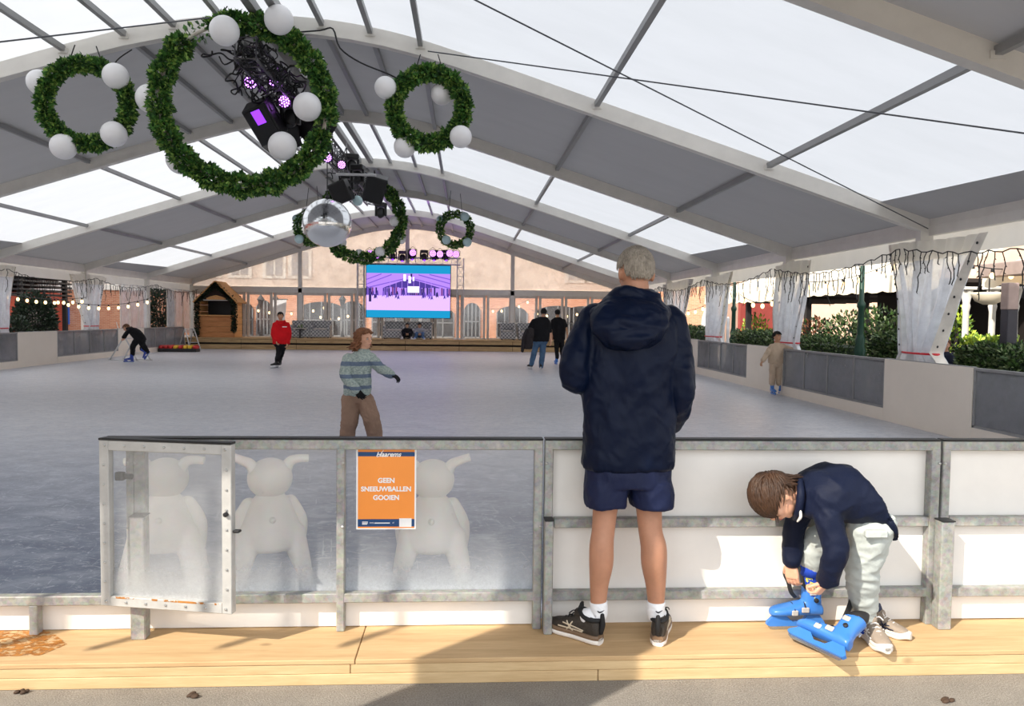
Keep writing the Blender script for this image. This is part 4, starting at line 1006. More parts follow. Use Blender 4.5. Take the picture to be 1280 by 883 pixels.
# ================================================================== RIGHT TERRACE
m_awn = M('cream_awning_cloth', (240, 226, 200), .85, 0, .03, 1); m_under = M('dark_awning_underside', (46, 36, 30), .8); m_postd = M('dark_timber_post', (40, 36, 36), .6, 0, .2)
m_whitecol = M('white_column', (226, 220, 212), .6); m_green = M('dark_green_iron', (22, 62, 48), .4, .1)
def awning(x0, x1, y0, y1, ze, zr, lab):
    e = empty('awning', ((x0 + x1) / 2, (y0 + y1) / 2, ze), 0, lab, 'awning'); org = e.location
    mb = MB(); ny = 30; vs = []
    for k in range(ny + 1):
        y = y0 + (y1 - y0) * k / ny; sc = .045 * abs(math.sin(k * PI / 3)); vs += [V((x0, y, ze - sc)), V((x0 + .02, y, ze + .34)), V((x1, y, zr))]
    mb.add(vs, [(3 * k + i, 3 * k + i + 1, 3 * k + i + 4, 3 * k + i + 3) for k in range(ny) for i in (0, 1)]); mb.build('awning_cloth', m_awn, e, org)
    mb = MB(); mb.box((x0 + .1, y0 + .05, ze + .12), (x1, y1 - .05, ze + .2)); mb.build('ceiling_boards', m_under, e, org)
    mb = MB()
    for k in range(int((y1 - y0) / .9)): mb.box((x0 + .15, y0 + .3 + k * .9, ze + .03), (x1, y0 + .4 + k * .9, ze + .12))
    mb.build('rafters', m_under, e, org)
    for yy in (y0 + .3, (y0 + y1) / 2, y1 - .3):
        mb = MB(); mb.bbox((x0 + .25, yy - .08, -.1), (x0 + .41, yy + .08, ze + .12), .01); mb.build('post', m_postd, e, org)
    return e
awning(9.3, 14.0, 14.6, 21.4, 2.28, 4.3, 'long cream awning with dark underside behind the beige boy\'s boards')
awning(9.3, 14.0, 21.8, 29.5, 2.2, 4.2, 'farther cream awning beside the standing man\'s shoulder')
awning(9.0, 14.0, 8.2, 12.9, 2.24, 3.6, 'near cream awning over the dark bar at the right edge')
mb = MB(); mb.box((11.6, 14.75, -.1), (11.8, 21.0, 2.35)); struct(mb.build('wall_right_bar', M('dark_bar_wall', (34, 28, 26), .7, 0, .3, 1.2)))
mb = MB(); mb.box((13.5, 15.0, -.1), (13.7, 17.2, 2.3)); struct(mb.build('wall_right_dark', M('dark_shopfront', (58, 42, 34), .7, 0, .3, 1.2)))
mb = MB(); mb.bbox((8.72, 11.3, 2.36), (8.9, 12.6, 2.6), .02); struct(mb.build('trim_fascia_box', M('taupe_fascia', (158, 140, 132), .8)))
for px, yb, lab in ((1240, 13.4, 'white turned column under the near awning'), (1207, 13.7, 'white column behind the large curtain\'s right edge'), (1268, 13.3, 'white column at the right edge under the near awning')):
    p = at(px, 400, yb); e = empty('terrace_column', (p.x, yb, 0), 0, lab, 'column')
    mb = MB(); mb.lathe((0, 0, -.1), [(.1, 0), (.1, .2), (.06, .26), (.055, 1.9), (.075, 2.0), (.06, 2.06), (.11, 2.3)], 14); mb.build('shaft', m_whitecol, e, smooth=True, split=.7)
    mb = MB(); mb.bbox((-.13, -.13, 2.2), (.13, .13, 2.26), .01); mb.build('capital', m_whitecol, e)
p = at(1261, 400, 11.0); e = empty('terrace_post', (p.x, 11.0, -.1), 0, 'broad dark post with taupe head at the right edge', 'post')
mb = MB(); mb.bbox((-.08, -.08, 0), (.08, .08, 1.9), .01); mb.build('dark_shaft', M('charcoal_post', (54, 52, 60), .6), e)
mb = MB(); mb.bbox((-.085, -.085, 1.9), (.085, .085, 2.3), .01); mb.build('taupe_head', M('taupe_post_head', (160, 140, 134), .7), e)
p = at(1236, 372, 12.2); e = empty('hanging_bowl_lamp', p, 0, 'cream bowl lamp hanging under the near awning', 'lamp')
mb = MB(); mb.lathe((0, 0, -.12), [(.08, 0), (.2, .06), (.26, .16), (.27, .2), (.25, .2), (.19, .08), (.05, .03)], 20); mb.build('bowl', m_awn, e, smooth=True)
mb = MB(); mb.tube([V((0, 0, .0)), V((0, 0, .4))], .012, 6); mb.build('rod', m_postd, e)
# planters, hedges and shrubs
m_lf = [M('leaf_green', (62, 92, 40), .5, 0, .4, 12), M('leaf_grey_green', (112, 128, 86), .5, 0, .3, 12), M('leaf_deep_green', (30, 50, 26), .55, 0, .4, 12)]
m_lfy = [M('leaf_lime', (186, 206, 70), .5, 0, .3, 12), M('leaf_yellow_green', (140, 170, 60), .5, 0, .3, 12), M('leaf_mid_green', (84, 120, 44), .5, 0, .3, 12)]
m_lfd = [M('leaf_black_green', (20, 36, 22), .55, 0, .4, 12), M('leaf_bottle_green', (34, 54, 30), .55, 0, .4, 12), M('leaf_conifer', (26, 44, 26), .55, 0, .4, 12)]  # dark leaf greens, picked at random per leaf
def leaves(mb, n, place, sz, rnd):
    for k in range(n):
        c, out = place(); d = (out + V((rnd.uniform(-.8, .8), rnd.uniform(-.8, .8), rnd.uniform(-.3, .9)))).normalized()
        s = d.cross(V((rnd.uniform(-1, 1), rnd.uniform(-1, 1), rnd.uniform(-1, 1))))
        if s.length < .05: continue
        s.normalize(); nr = s.cross(d); L = sz * rnd.uniform(.6, 1.3); w = L * .3; mb.cur = rnd.choices((0, 1, 2), (4, 3, 3))[0]
        mb.add([c, c + d * L * .5 + s * w + nr * w * .3, c + d * L, c + d * L * .5 - s * w + nr * w * .3], [(0, 1, 2), (0, 2, 3)])
    mb.cur = 0
def hedge(x0, x1, y0, y1, z0, z1, n, lab, seed, mats=None, sz=.07, box=True):
    rnd = random.Random(seed); e = empty('clipped_hedge', ((x0 + x1) / 2, (y0 + y1) / 2, -.1), 0, lab, 'hedge'); org = e.location; mats = mats or m_lf
    if box: mb = MB(); mb.bbox((x0 + .02, y0, -.1), (x1 - .02, y1, z0), .02); mb.build('planter', M('grey_planter', (96, 94, 92), .8), e, org)
    mb = MB(); mb.bbox((x0 + .1, y0 + .08, z0 - .05), (x1 - .1, y1 - .08, z1 - .1), .05); mb.build('inner_branches', m_lf[2], e, org)
    def place():
        f = rnd.random(); y = rnd.uniform(y0, y1); 
        bump = .05 * math.sin(y * 7) + .04 * math.sin(y * 17 + seed)
        if f < .45: return V((x0 + rnd.uniform(-.02, .12), y, rnd.uniform(z0 - .05, z1 + bump))), V((-1, 0, .2))
        if f < .85: return V((rnd.uniform(x0, x1), y, z1 + bump - rnd.uniform(0, .12))), V((-.2, 0, 1))
        yy = y0 if rnd.random() < .6 else y1; return V((rnd.uniform(x0, x1), yy + rnd.uniform(-.05, .05), rnd.uniform(z0, z1))), V((0, -1 if yy == y0 else 1, .3))
    mb = MB(); leaves(mb, n, place, sz, rnd); mb.build('foliage', mats, e, org); return e
HY = lambda px: atx(px, 430, 7.75).y
hedge(7.75, 8.45, HY(1262), HY(1196), .7, 1.22, 5200, 'dense green hedge right of the large tied curtain', 1)
hedge(7.75, 8.45, HY(1140), HY(1088), .7, 1.32, 4500, 'grey green hedge between large curtain and green lamppost', 2)
hedge(7.75, 8.45, HY(1042), HY(990), .6, 1.18, 3000, 'low hedge just right of the beige boy\'s curtain', 3)
hedge(7.75, 8.45, HY(963), HY(915), .7, 1.25, 3600, 'hedge behind the boards left of the beige boy', 4)
hedge(7.75, 8.45, HY(866), HY(842), .7, 1.3, 3000, 'hedge beside the standing man\'s right shoulder', 5)
hedge(7.8, 8.5, 7.4, HY(1266) - .35, .55, 1.08, 2600, 'loose shrubs in a planter at the right edge of the photo', 6, m_lfy[1:] + m_lf[:1], .1)
def shrub(c, r, h, n, lab, seed, mats, sz=.12, name='leafy_shrub', cat='shrub', pot=True):
    rnd = random.Random(seed); e = empty(name, c, 0, lab, cat)
    if pot: mb = MB(); mb.lathe((0, 0, 0), [(.16, 0), (.22, .35), (.24, .38), (.2, .38), (.18, .3)], 16); mb.build('pot', M('clay_pot', (120, 92, 78), .8), e, smooth=True, split=.6)
    mb = MB()
    for k in range(9): a = k * .7; mb.tube([V((0, 0, .1)), V((math.cos(a) * r * .3, math.sin(a) * r * .3, h * .5)), V((math.cos(a) * r * .7, math.sin(a) * r * .7, h * .9))], [.03, .02, .006], 5, 3)
    mb.build('stems', m_postd, e)
    def place():
        while True:
            q = V((rnd.uniform(-1, 1), rnd.uniform(-1, 1), rnd.uniform(-1, 1)))
            if .35 < q.length < 1: break
        return V((q.x * r, q.y * r, h * .6 + q.z * h * .42)), q.normalized()
    mb = MB(); leaves(mb, n, place, sz, rnd); mb.build('foliage', mats, e); return e
def ap(px, py, Y, z=0): p = at(px, py, Y); return V((p.x, Y, z))
shrub(ap(1018, 410, 21.0, -.1), .6, 1.75, 1100, 'reddish leafy shrub behind the hedge under the long awning', 1, [M('leaf_rust', (120, 74, 50), .6, 0, .3), m_lf[0], m_lf[2]])
shrub(ap(1063, 400, 18.5, -.1), .75, 1.9, 1300, 'dark bush left of the green lamppost', 2, m_lf)
shrub(ap(1108, 395, 16.5, -.1), .8, 2.0, 1500, 'tall dark bush left of the large curtain', 3, m_lf)
shrub(ap(945, 398, 26, -.1), .5, 1.9, 700, 'small light bush under the farther awning', 4, m_lfy)
shrub(ap(1194, 398, 15.0, -.1), .35, 2.05, 700, 'lime green climbing plant right of the large curtain', 5, m_lfy, .1)
e = empty('plant_trough', ap(1238, 410, 13.1, -.1), 0, 'brown trough with lime green plants under the near awning', 'planter')
mb = MB(); mb.bbox((-.42, -.2, 0), (.42, .2, 1.25), .02); mb.build('trough', M('brown_trough', (104, 84, 72), .8), e)
rnd = random.Random(11); mb = MB(); leaves(mb, 420, lambda: (V((rnd.uniform(-.42, .42), rnd.uniform(-.2, .2), 1.25 + rnd.uniform(0, .15))), V((0, 0, 1))), .11, rnd); mb.build('plants', m_lfy, e)
# cast iron lampposts
def lamppost(c, lab, h=5.2, s=1.0):
    e = empty('cast_iron_lamppost', c, 0, lab, 'lamppost')
    mb = MB(); mb.lathe((0, 0, 0), [(.19, 0), (.19, .25), (.15, .32), (.13, .7), (.17, .78), (.17, .86), (.10, .95), (.12, 1.1), (.085, 1.2), (.10, 1.3), (.07, 1.42)], 16); mb.build('base', m_green, e, smooth=True, split=.7)
    mb = MB(); mb.lathe((0, 0, 1.4), [(.065, 0), (.06, .55), (.085, .6), (.085, .66), (.05, .72), (.042, h - 2.2), (.06, h - 2.1), (.03, h - 1.9)], 14); mb.build('shaft', m_green, e, smooth=True, split=.7)
    mb = MB(); mb.lathe((0, 0, h - .6), [(.05, 0), (.1, .1), (.19, .5), (.22, .55), (.05, .78), (.02, .86)], 8); mb.build('lantern', m_green, e)
lamppost(ap(1076, 400, 15.3, -.1), 'dark green cast iron lamppost right of the beige boy')
lamppost(ap(917, 400, 22.9, -.1), 'dark green cast iron lamppost between the two farther curtains')
# bollard pipe near the far lamppost and bricks behind
e = empty('steel_bollard', ap(907, 410, 24.9, -.1), 0, 'pair of grey steel pipes left of the far green lamppost', 'bollard')
for s in (-.08, .08): mb = MB(); mb.lathe((s, 0, 0), [(.05, 0), (.05, 1.75), (.02, 1.79)], 12); mb.build('pipe', m_truss, e, smooth=True, split=.7)
e = empty('parasol', ap(888, 400, 33, -.1), 0, 'closed pale parasol cloth between brick wall and far curtain', 'parasol')
mb = MB(); mb.lathe((0, 0, 0), [(.03, 0), (.03, .9)], 10); mb.build('pole', m_postd, e)
mb = MB(); mb.lathe((0, 0, .9), [(.30, 0), (.42, .25), (.36, .9), (.16, 1.5), (.03, 1.75)], 9); mb.build('folded_cloth', m_whitehd, e)

# ================================================================== LEFT SIDE OUTSIDE
e = empty('black_pergola', (-17.6, 30.3, -.1), 0, 'black slatted pergola behind the dark tree at left', 'pergola'); org = e.location
for yy in (28.9, 32.0):
    for xx in (-18.7, -16.3): mb = MB(); mb.bbox((xx - .08, yy - .08, -.1), (xx + .08, yy + .08, 2.9), .01); mb.build('post', m_black, e, org)
for k in range(5): mb = MB(); mb.bbox((-18.9, 28.6, 2.2 + .16 * k), (-16.15, 32.3, 2.27 + .16 * k), .01); mb.build('slat', m_black, e, org)
mb = MB(); mb.bbox((-18.95, 28.7, .1), (-18.85, 32.2, 2.2), .01); mb.build('back_screen', m_black, e, org)
shrub(ap(44, 400, 27.3, -.1), .66, 2.35, 3600, 'dark bushy tree behind the cream board at left', 21, m_lfd, .12, 'evergreen_tree', 'tree')
shrub(ap(22, 410, 25.5, -.1), .4, 1.5, 900, 'smaller dark bush left of the dark tree', 22, m_lfd, .12, 'evergreen_tree', 'tree')
shrub(ap(201, 390, 35.3, -.1), .55, 3.1, 1900, 'narrow dark conifer seen between the hanging clear sheets', 23, m_lfd, .14, 'conifer', 'tree')
m_pblue = M('sign_blue', (24, 98, 206), .4); m_pw = M('sign_white', (240, 240, 240), .4)
for px, Yp, lab in ((88, 39.6, 'blue parking sign on the red arcade, left of the gathered curtain'), (150, 45.5, 'blue parking sign on the red arcade, right of the gathered curtain')):
    p = atx(px, 395, XLW + .06); e = empty('parking_sign', p, 0, lab, 'sign'); 
    mb = MB(); mb.bbox((0, -.62, -.45), (.04, .62, .45), .01); mb.build('plate', m_pblue, e)
    text_mb('P', .8, Matrix(((0, 0, 1, .045), (1, 0, 0, 0), (0, 1, 0, 0), (0, 0, 0, 1)))).build('letter', m_pw, e)
def scooter(c, rz, lab):
    e = empty('motor_scooter', c, rz, lab, 'scooter')
    for x in (-.62, .62): mb = MB(); mb.tube([V((x + .22 * math.cos(a), 0, .25 + .22 * math.sin(a))) for a in [2 * PI * k / 20 for k in range(20)]], .06, 8, closed=True); mb.build('wheel', m_black, e, smooth=True)
    mb = MB(); mb.tube([V((-.75, 0, .62)), V((-.4, 0, .6)), V((-.15, 0, .45)), V((.2, 0, .3)), V((.45, 0, .5)), V((.55, 0, .9))], [.12, .17, .15, .1, .12, .07], 12, 4, True, flat=.9); mb.build('body_shell', m_blk, e, smooth=True)
    mb = MB(); mb.bbox((-.7, -.13, .74), (-.1, .13, .83), .03); mb.build('saddle', m_black, e)
    mb = MB(); mb.tube([V((.48, -.33, 1.02)), V((.52, 0, .98)), V((.48, .33, 1.02))], .02, 6); mb.build('handlebar', m_truss, e)
    mb = MB(); mb.loft([(V((.6, 0, .9)), V((0, .18, 0)), V((.015, 0, .01))), (V((.5, 0, 1.3)), V((0, .2, 0)), V((.015, 0, .01)))], 12); mb.build('windscreen', m_whitehd, e)
scooter(ap(84, 410, 29.6, -.1), .5, 'dark motor scooter parked behind grey boards left of the curtain'); scooter(ap(128, 410, 31.5, -.1), .4, 'dark motor scooter parked right of the gathered curtain at left')

# ================================================================== WOODEN CHALET
m_ch = M_wood('chalet_board', (176, 112, 66), (218, 156, 102), 0, .9, .6); m_chs = M_wood('chalet_side_board', (204, 146, 86), (236, 184, 122), 1, .9, .6)
DZ = .52
fx0, fx1 = at(248, 400, 35.15).x, at(293, 400, 35.15).x; xm = (fx0 + fx1) / 2
e = empty('wooden_chalet', (xm, 35.15, DZ), 0, 'wooden market chalet with dark hatch and garland on the far deck', 'chalet'); hw = (fx1 - fx0) / 2
W_, D_ = hw, 1.2
def planks(lo, hi, m, nm, n):
    mb = MB(); 
    for k in range(n):
        za = lo[2] + (hi[2] - lo[2]) * k / n; zb = lo[2] + (hi[2] - lo[2]) * (k + 1) / n - .008; mb.bbox((lo[0], lo[1], za), (hi[0], hi[1], zb), .006)
    mb.build(nm, m, e)
planks((-W_, 0, 0), (W_, .04, .98), m_ch, 'front_planks', 4)
planks((W_ - .04, .04, 0), (W_, D_, 1.75), m_chs, 'side_planks', 6); planks((-W_, .04, 0), (-W_ + .04, D_, 1.75), m_chs, 'side_planks', 6)
mb = MB(); mb.box((-W_ + .05, D_ - .04, 0), (W_ - .05, D_, 1.9)); mb.build('back_wall', m_black, e)
mb = MB(); mb.bbox((-W_ - .02, -.14, .96), (W_ + .02, .1, 1.01), .008); mb.build('counter', m_chs, e)
mb = MB(); mb.prism([(-W_, 1.62), (0, 2.42), (W_, 1.62)], 0, .04); mb.build('gable_board', M('dark_stained_board', (52, 34, 26), .7), e)
for s in (-1, 1): mb = MB(); mb.bbox((s * W_ - .05, -.01, .98), (s * W_ + .05, .05, 1.66), .006); mb.build('corner_post', m_ch, e)
for s in (-1, 1):
    mb = MB(); R = V((s * (W_ + .16), 0, 1.55)); A = V((0, 0, 2.5)); n_ = V((s * (A.z - R.z), 0, abs(R.x))).normalized() * .05
    mb.add([A + V((0, -.2, 0)), R + V((0, -.2, 0)), R + V((0, D_ + .1, 0)), A + V((0, D_ + .1, 0)), A + n_ + V((0, -.2, 0)), R + n_ + V((0, -.2, 0)), R + n_ + V((0, D_ + .1, 0)), A + n_ + V((0, D_ + .1, 0))], [(0, 1, 2, 3), (4, 5, 6, 7), (0, 1, 5, 4), (1, 2, 6, 5), (2, 3, 7, 6), (3, 0, 4, 7)]); mb.build('roof_slope', m_chs, e)
mb = MB(); mb.prism([(-.42, 1.7), (-.42, 1.76), (-.25, 1.84), (0, 1.9), (.25, 1.84), (.42, 1.76), (.42, 1.7)], -.06, -.03); mb.build('sign_board', m_chs, e)
mb = MB(); mb.box((-W_ + .1, -.03, 1.66), (W_ - .3, -.02, 1.69)); mb.build('sign_rail', m_whitehd, e)
rnd = random.Random(31); mb = MB()
path = [V((-W_ - .03, -.06, .05)), V((-W_ - .03, -.06, 1.6)), V((0, -.12, 2.38)), V((W_ + .02, -.06, 1.6)), V((W_ + .02, -.06, .25))]
seg = list(zip(path[:-1], path[1:]))
def pl():
    a, b = rnd.choices(seg, [(b - a).length for a, b in seg])[0]; return a.lerp(b, rnd.random()) + V((rnd.uniform(-.1, .1), rnd.uniform(-.08, .06), rnd.uniform(-.08, .08))), V((rnd.uniform(-1, 1), -1, rnd.uniform(-1, 1)))
leaves(mb, 2600, pl, .10, rnd); mb.build('garland', m_lfd, e)
# wicker sofas on the far deck
t = NT('grey_check_weave'); v = t.coord(); ck = t.n('ShaderNodeTexChecker'); ck.inputs['Scale'].default_value = 12
ck.inputs['Color1'].default_value = lin((116, 118, 122)); ck.inputs['Color2'].default_value = lin((188, 188, 186)); t.l(v, ck.inputs['Vector']); m_weave = t.done(t.bsdf(ck.outputs[0], .7))
m_cush = M('pale_cushion', (196, 190, 182), .8)
def sofa(px, wpx, lab):
    p = at(px, 424, 35.75); w = wpx / 26.7; e = empty('wicker_sofa', (p.x, 35.75, DZ), 0, lab, 'sofa', 'wicker sofas on the far deck')
    mb = MB(); mb.bbox((-w / 2, -.38, .04), (w / 2, .38, .38), .02); mb.build('seat_base', m_weave, e)
    mb = MB(); mb.bbox((-w / 2, .28, .38), (w / 2, .4, .80), .03); mb.build('backrest', m_weave, e)
    for s in (-1, 1): mb = MB(); mb.bbox((s * w / 2 - (.12 if s > 0 else 0), -.38, .38), (s * w / 2 + (0 if s > 0 else .12), .28, .6), .02); mb.build('armrest', m_weave, e)
    mb = MB(); mb.bbox((-w / 2 + .13, -.36, .38), (w / 2 - .13, .27, .45), .03); mb.build('seat_cushion', m_cush, e)
    for sx in (-1, 1):
        for sy in (-.32, .32): mb = MB(); mb.box((sx * (w / 2 - .08) - .025, sy - .025, 0), (sx * (w / 2 - .08) + .025, sy + .025, .05)); mb.build('leg', m_black, e)
sofa(376, 25, 'grey checked wicker sofa beside the red hooded skater'); sofa(401.5, 24, 'grey checked wicker sofa second from the chalet'); sofa(493, 27, 'grey checked wicker sofa under the screen\'s left half'); sofa(524, 32, 'grey checked wicker sofa under the middle of the screen')
sofa(634.5, 19, 'grey checked wicker armchair left of the two men in black'); sofa(658, 22, 'grey checked wicker sofa half hidden by the carried jacket')
p = at(375, 424, 35.2); e = empty('side_table', (p.x, 35.2, DZ), 0, 'tiny side table with pale flowers before the wicker sofa', 'table')
mb = MB(); mb.lathe((0, 0, 0), [(.16, 0), (.16, .02), (.03, .04), (.03, .36), (.2, .38), (.2, .41)], 14); mb.build('table_stand', m_black, e)
rnd = random.Random(3); mb = MB(); leaves(mb, 60, lambda: (V((rnd.uniform(-.12, .12), rnd.uniform(-.1, .1), .45 + rnd.uniform(0, .1))), V((0, 0, 1))), .1, rnd); mb.build('flowers', [m_cush, m_cush, m_lfy[2]], e)
# tray of coloured floats and the white banner outside
p = atz(224, 440, 0); e = empty('float_tray', p, .06, 'low black tray of red and yellow floats by the left boards', 'tray')
mb = MB(); mb.bbox((-.75, -.3, 0), (.75, .3, .14), .02); mb.build('tray_shell', m_black, e)
m_redf = M('red_float', (196, 44, 44), .5); m_yelf = M('yellow_float', (226, 178, 52), .5)
mb = MB()
for k in range(8): f = MB(); f.tube([V((-.66 + .19 * k, -.18, .19)), V((-.66 + .19 * k, .18, .19))], .09, 10, 1, True); f.build('float', m_yelf if k in (3, 5, 6) else m_redf, e, smooth=True)
p = at(349, 390, 38); e = empty('hanging_banner', p, 0, 'white banner hanging slightly skewed behind the red hooded skater', 'banner')
mb = MB(); hh = .62; nn = 10
vs = []
for j in range(nn + 1):
    for i in range(5): u = i / 4; vv = j / nn; vs.append(V((-.35 + .72 * u - .12 * vv, .02 * math.sin(j + i), hh - vv * 1.25)))
mb.add(vs, [(j * 5 + i, j * 5 + i + 1, j * 5 + i + 6, j * 5 + i + 5) for j in range(nn) for i in range(4)]); mb.build('cloth', M('banner_white', (206, 208, 212), .7), e, smooth=True)
mb = MB(); mb.tube([V((-.4, 0, hh)), V((.42, 0, hh))], .02, 6); mb.build('rod', m_postd, e)
for px, lab in ((326, 'black wall lantern outside right of the chalet'), (344, 'black wall lantern outside left of the white banner'), (428, 'black wall lantern outside left of the screen truss')):
    p = at(px, 386, 39.5); e = empty('street_lantern', V((p.x, 39.5, .44)), 0, lab, 'lantern'); h = p.z - .44
    mb = MB(); mb.lathe((0, 0, 0), [(.1, 0), (.07, .3), (.035, .4), (.03, h)], 10); mb.build('pole', m_black, e, smooth=True)
    mb = MB(); mb.lathe((0, 0, h), [(.05, 0), (.16, .42), (.2, .46), (.06, .66), (.01, .74)], 6); mb.build('lantern_head', m_black, e)
# ================================================================== PEOPLE
def skinmat(name, col):
    t = NT(name); v = t.coord(); c = lin(col)
    cc = t.ramp(t.noise(14, 6, .65, v), [(.3, tuple(x * .84 for x in c[:3]) + (1,)), (.7, c)])
    return t.done(t.bsdf(cc, .5, 0, t.bump(t.noise(160, 3, .6, v), .12, .002), .35, Subsurface_Weight=.08, Subsurface_Scale=.01))
def clothmat(name, col, rough=.75, bump=.25, bsc=14, weave=400, spec=.25, var=.15):
    t = NT(name); v = t.coord(); c = lin(col)
    n1 = t.noise(bsc, 4, .55, t.map(v, (1, 1, .6)), .8); n2 = t.noise(weave, 2, .5, v)
    cc = t.ramp(t.noise(5, 5, .6, v), [(.3, tuple(x * (1 - var) for x in c[:3]) + (1,)), (.7, tuple(min(1, x * (1 + var)) for x in c[:3]) + (1,))])
    h = t.math('ADD', n1, t.math('MULTIPLY', n2, .08))
    return t.done(t.bsdf(cc, rough, 0, t.bump(h, bump, .03), spec))
def hairmat(name, c1, c2, stretch=(60, 60, 8)):
    t = NT(name); v = t.coord(); n = t.noise(3, 5, .7, t.map(v, stretch)); n2 = t.noise(18, 4, .6, v)
    cc = t.mixc(.35, t.ramp(n, [(.3, c1), (.7, c2)]), t.ramp(n2, [(.35, c1), (.65, c2)]))
    return t.done(t.bsdf(cc, .55, 0, t.bump(n, .4, .004), .4))
sk_light = skinmat('skin_fair', (224, 170, 140)); sk_tan = skinmat('skin_tanned', (190, 138, 110)); sk_mid = skinmat('skin_olive', (206, 156, 122))
m_lip = M('lip', (176, 96, 88), .5); m_eyew = M('eye_white', (232, 228, 224), .2); m_iris = M('eye_iris', (44, 32, 26), .2)
def px2m(p, Y): return p * Y / F_PX

def hand_mb(w, d, n, s=1.0, thumb=1, curl=(.35, .45, .35), spread=.10, vox=.0035):
    """palm, four jointed fingers of unequal length, and a thumb leaving the side of the palm near its base"""
    w = V(w); d = V(d).normalized(); n = V(n); n = (n - d * n.dot(d)).normalized(); t = d.cross(n).normalized()
    mb = MB(); P = .092 * s
    mb.loft([(w - d * .025 * s, t * .026 * s, n * .019 * s), (w + d * .01 * s, t * .029 * s, n * .018 * s), (w + d * .05 * s, t * .040 * s, n * .016 * s), (w + d * P * .95, t * .042 * s, n * .013 * s), (w + d * P * 1.05, t * .036 * s, n * .009 * s)], 16, 2, 2.6)
    for k, (o, L) in enumerate(((-.031, .066), (-.0105, .078), (.0105, .084), (.031, .074))):
        if thumb > 0: o = -o
        r = (.0085 if k else .0075) * s; a = w + d * P * .93 + t * o * s; dd = (d + t * o * spread * 30 * s / max(s, .01) * .1).normalized(); pts = [a - d * .012 * s, a]; ang = 0
        for j, fr in enumerate((.45, .31, .24)):
            ang += curl[j] * (1 + .12 * k); v = dd * math.cos(ang) - n * math.sin(ang); pts.append(pts[-1] + v * L * fr * s)
        mb.tube(pts, [r * 1.05, r * 1.08, r * 1.0, r * .92, r * .78], 9, 2, True)
    b = w + d * .022 * s + t * thumb * .022 * s; v1 = (d * .62 + t * thumb * .68 - n * .35).normalized(); v2 = (d * .85 + t * thumb * .2 - n * .45).normalized()
    mb.tube([b - v1 * .01 * s, b + v1 * .028 * s, b + v1 * .028 * s + (v1 + v2).normalized() * .03 * s, b + v1 * .028 * s + (v1 + v2).normalized() * .03 * s + v2 * .026 * s], [.013 * s, .0125 * s, .0105 * s, .0085 * s], 10, 3, True)
    return fuse(mb, vox * max(s, .8), 2)

def frame_axes(f, u):
    f = V(f).normalized(); u = V(u); u = (u - f * u.dot(f)).normalized(); r = f.cross(u); return f, u, r
def head_mb(c, f, u, k=1.0):
    """skull, jaw, nose, brow, lips and ears about the head centre c"""
    f, u, r = frame_axes(f, u); c = V(c); mb = MB()
    mb.ell(c + u * .022 * k - f * .008 * k, r * .076 * k, f * .096 * k, u * .094 * k, 24, 16)
    mb.ell(c - u * .045 * k + f * .020 * k, r * .060 * k, f * .070 * k, u * .066 * k, 20, 14)
    mb.ell(c - u * .088 * k + f * .060 * k, r * .028 * k, f * .024 * k, u * .022 * k, 12, 8)
    mb.ell(c + u * .026 * k + f * .077 * k, r * .050 * k, f * .015 * k, u * .012 * k, 14, 8)
    for s in (-1, 1):
        mb.ell(c - u * .022 * k + f * .062 * k + r * s * .038 * k, r * .022 * k, f * .02 * k, u * .022 * k, 10, 8)
        mb.ell(c - u * .008 * k - f * .012 * k + r * s * .078 * k, r * .010 * k + f * .004 * k, f * .021 * k - r * s * .006 * k, u * .033 * k, 12, 10)
    mb.tube([c + f * .084 * k + u * .016 * k, c + f * .100 * k - u * .008 * k, c + f * .106 * k - u * .024 * k], [.009 * k, .011 * k, .013 * k], 10, 2, True)
    for s in (-1, 1): mb.ell(c + f * .095 * k - u * .026 * k + r * s * .011 * k, .009 * k, nu=8, nv=6)
    mb.tube([c + f * .085 * k - u * .056 * k + r * .02 * k, c + f * .092 * k - u * .054 * k, c + f * .085 * k - u * .056 * k - r * .02 * k], .009 * k, 8, 2, True)
    return mb
def face_parts(e, org, c, f, u, k, brow):
    f, u, r = frame_axes(f, u); c = V(c)
    for s in (-1, 1):
        p = c + r * s * .031 * k + f * .079 * k + u * .007 * k; mb = MB(); mb.ell(p, r * .0125 * k, f * .010 * k, u * .0085 * k, 12, 8); mb.build('eye', m_eyew, e, org, True)
        mb = MB(); mb.ell(p + f * .0075 * k, r * .006 * k, f * .004 * k, u * .006 * k, 10, 6); mb.build('iris', m_iris, e, org, True)
        mb = MB(); mb.tube([p + u * .017 * k - r * s * .016 * k + f * .006 * k, p + u * .021 * k + f * .008 * k, p + u * .016 * k + r * s * .018 * k], [.0028 * k, .004 * k, .002 * k], 6, 3, True); mb.build('eyebrow', brow, e, org, True)
    mb = MB(); mb.tube([c + f * .088 * k - u * .058 * k + r * .019 * k, c + f * .099 * k - u * .056 * k, c + f * .088 * k - u * .058 * k - r * .019 * k], [.003 * k, .0055 * k, .003 * k], 8, 3, True); mb.build('mouth', m_lip, e, org, True)
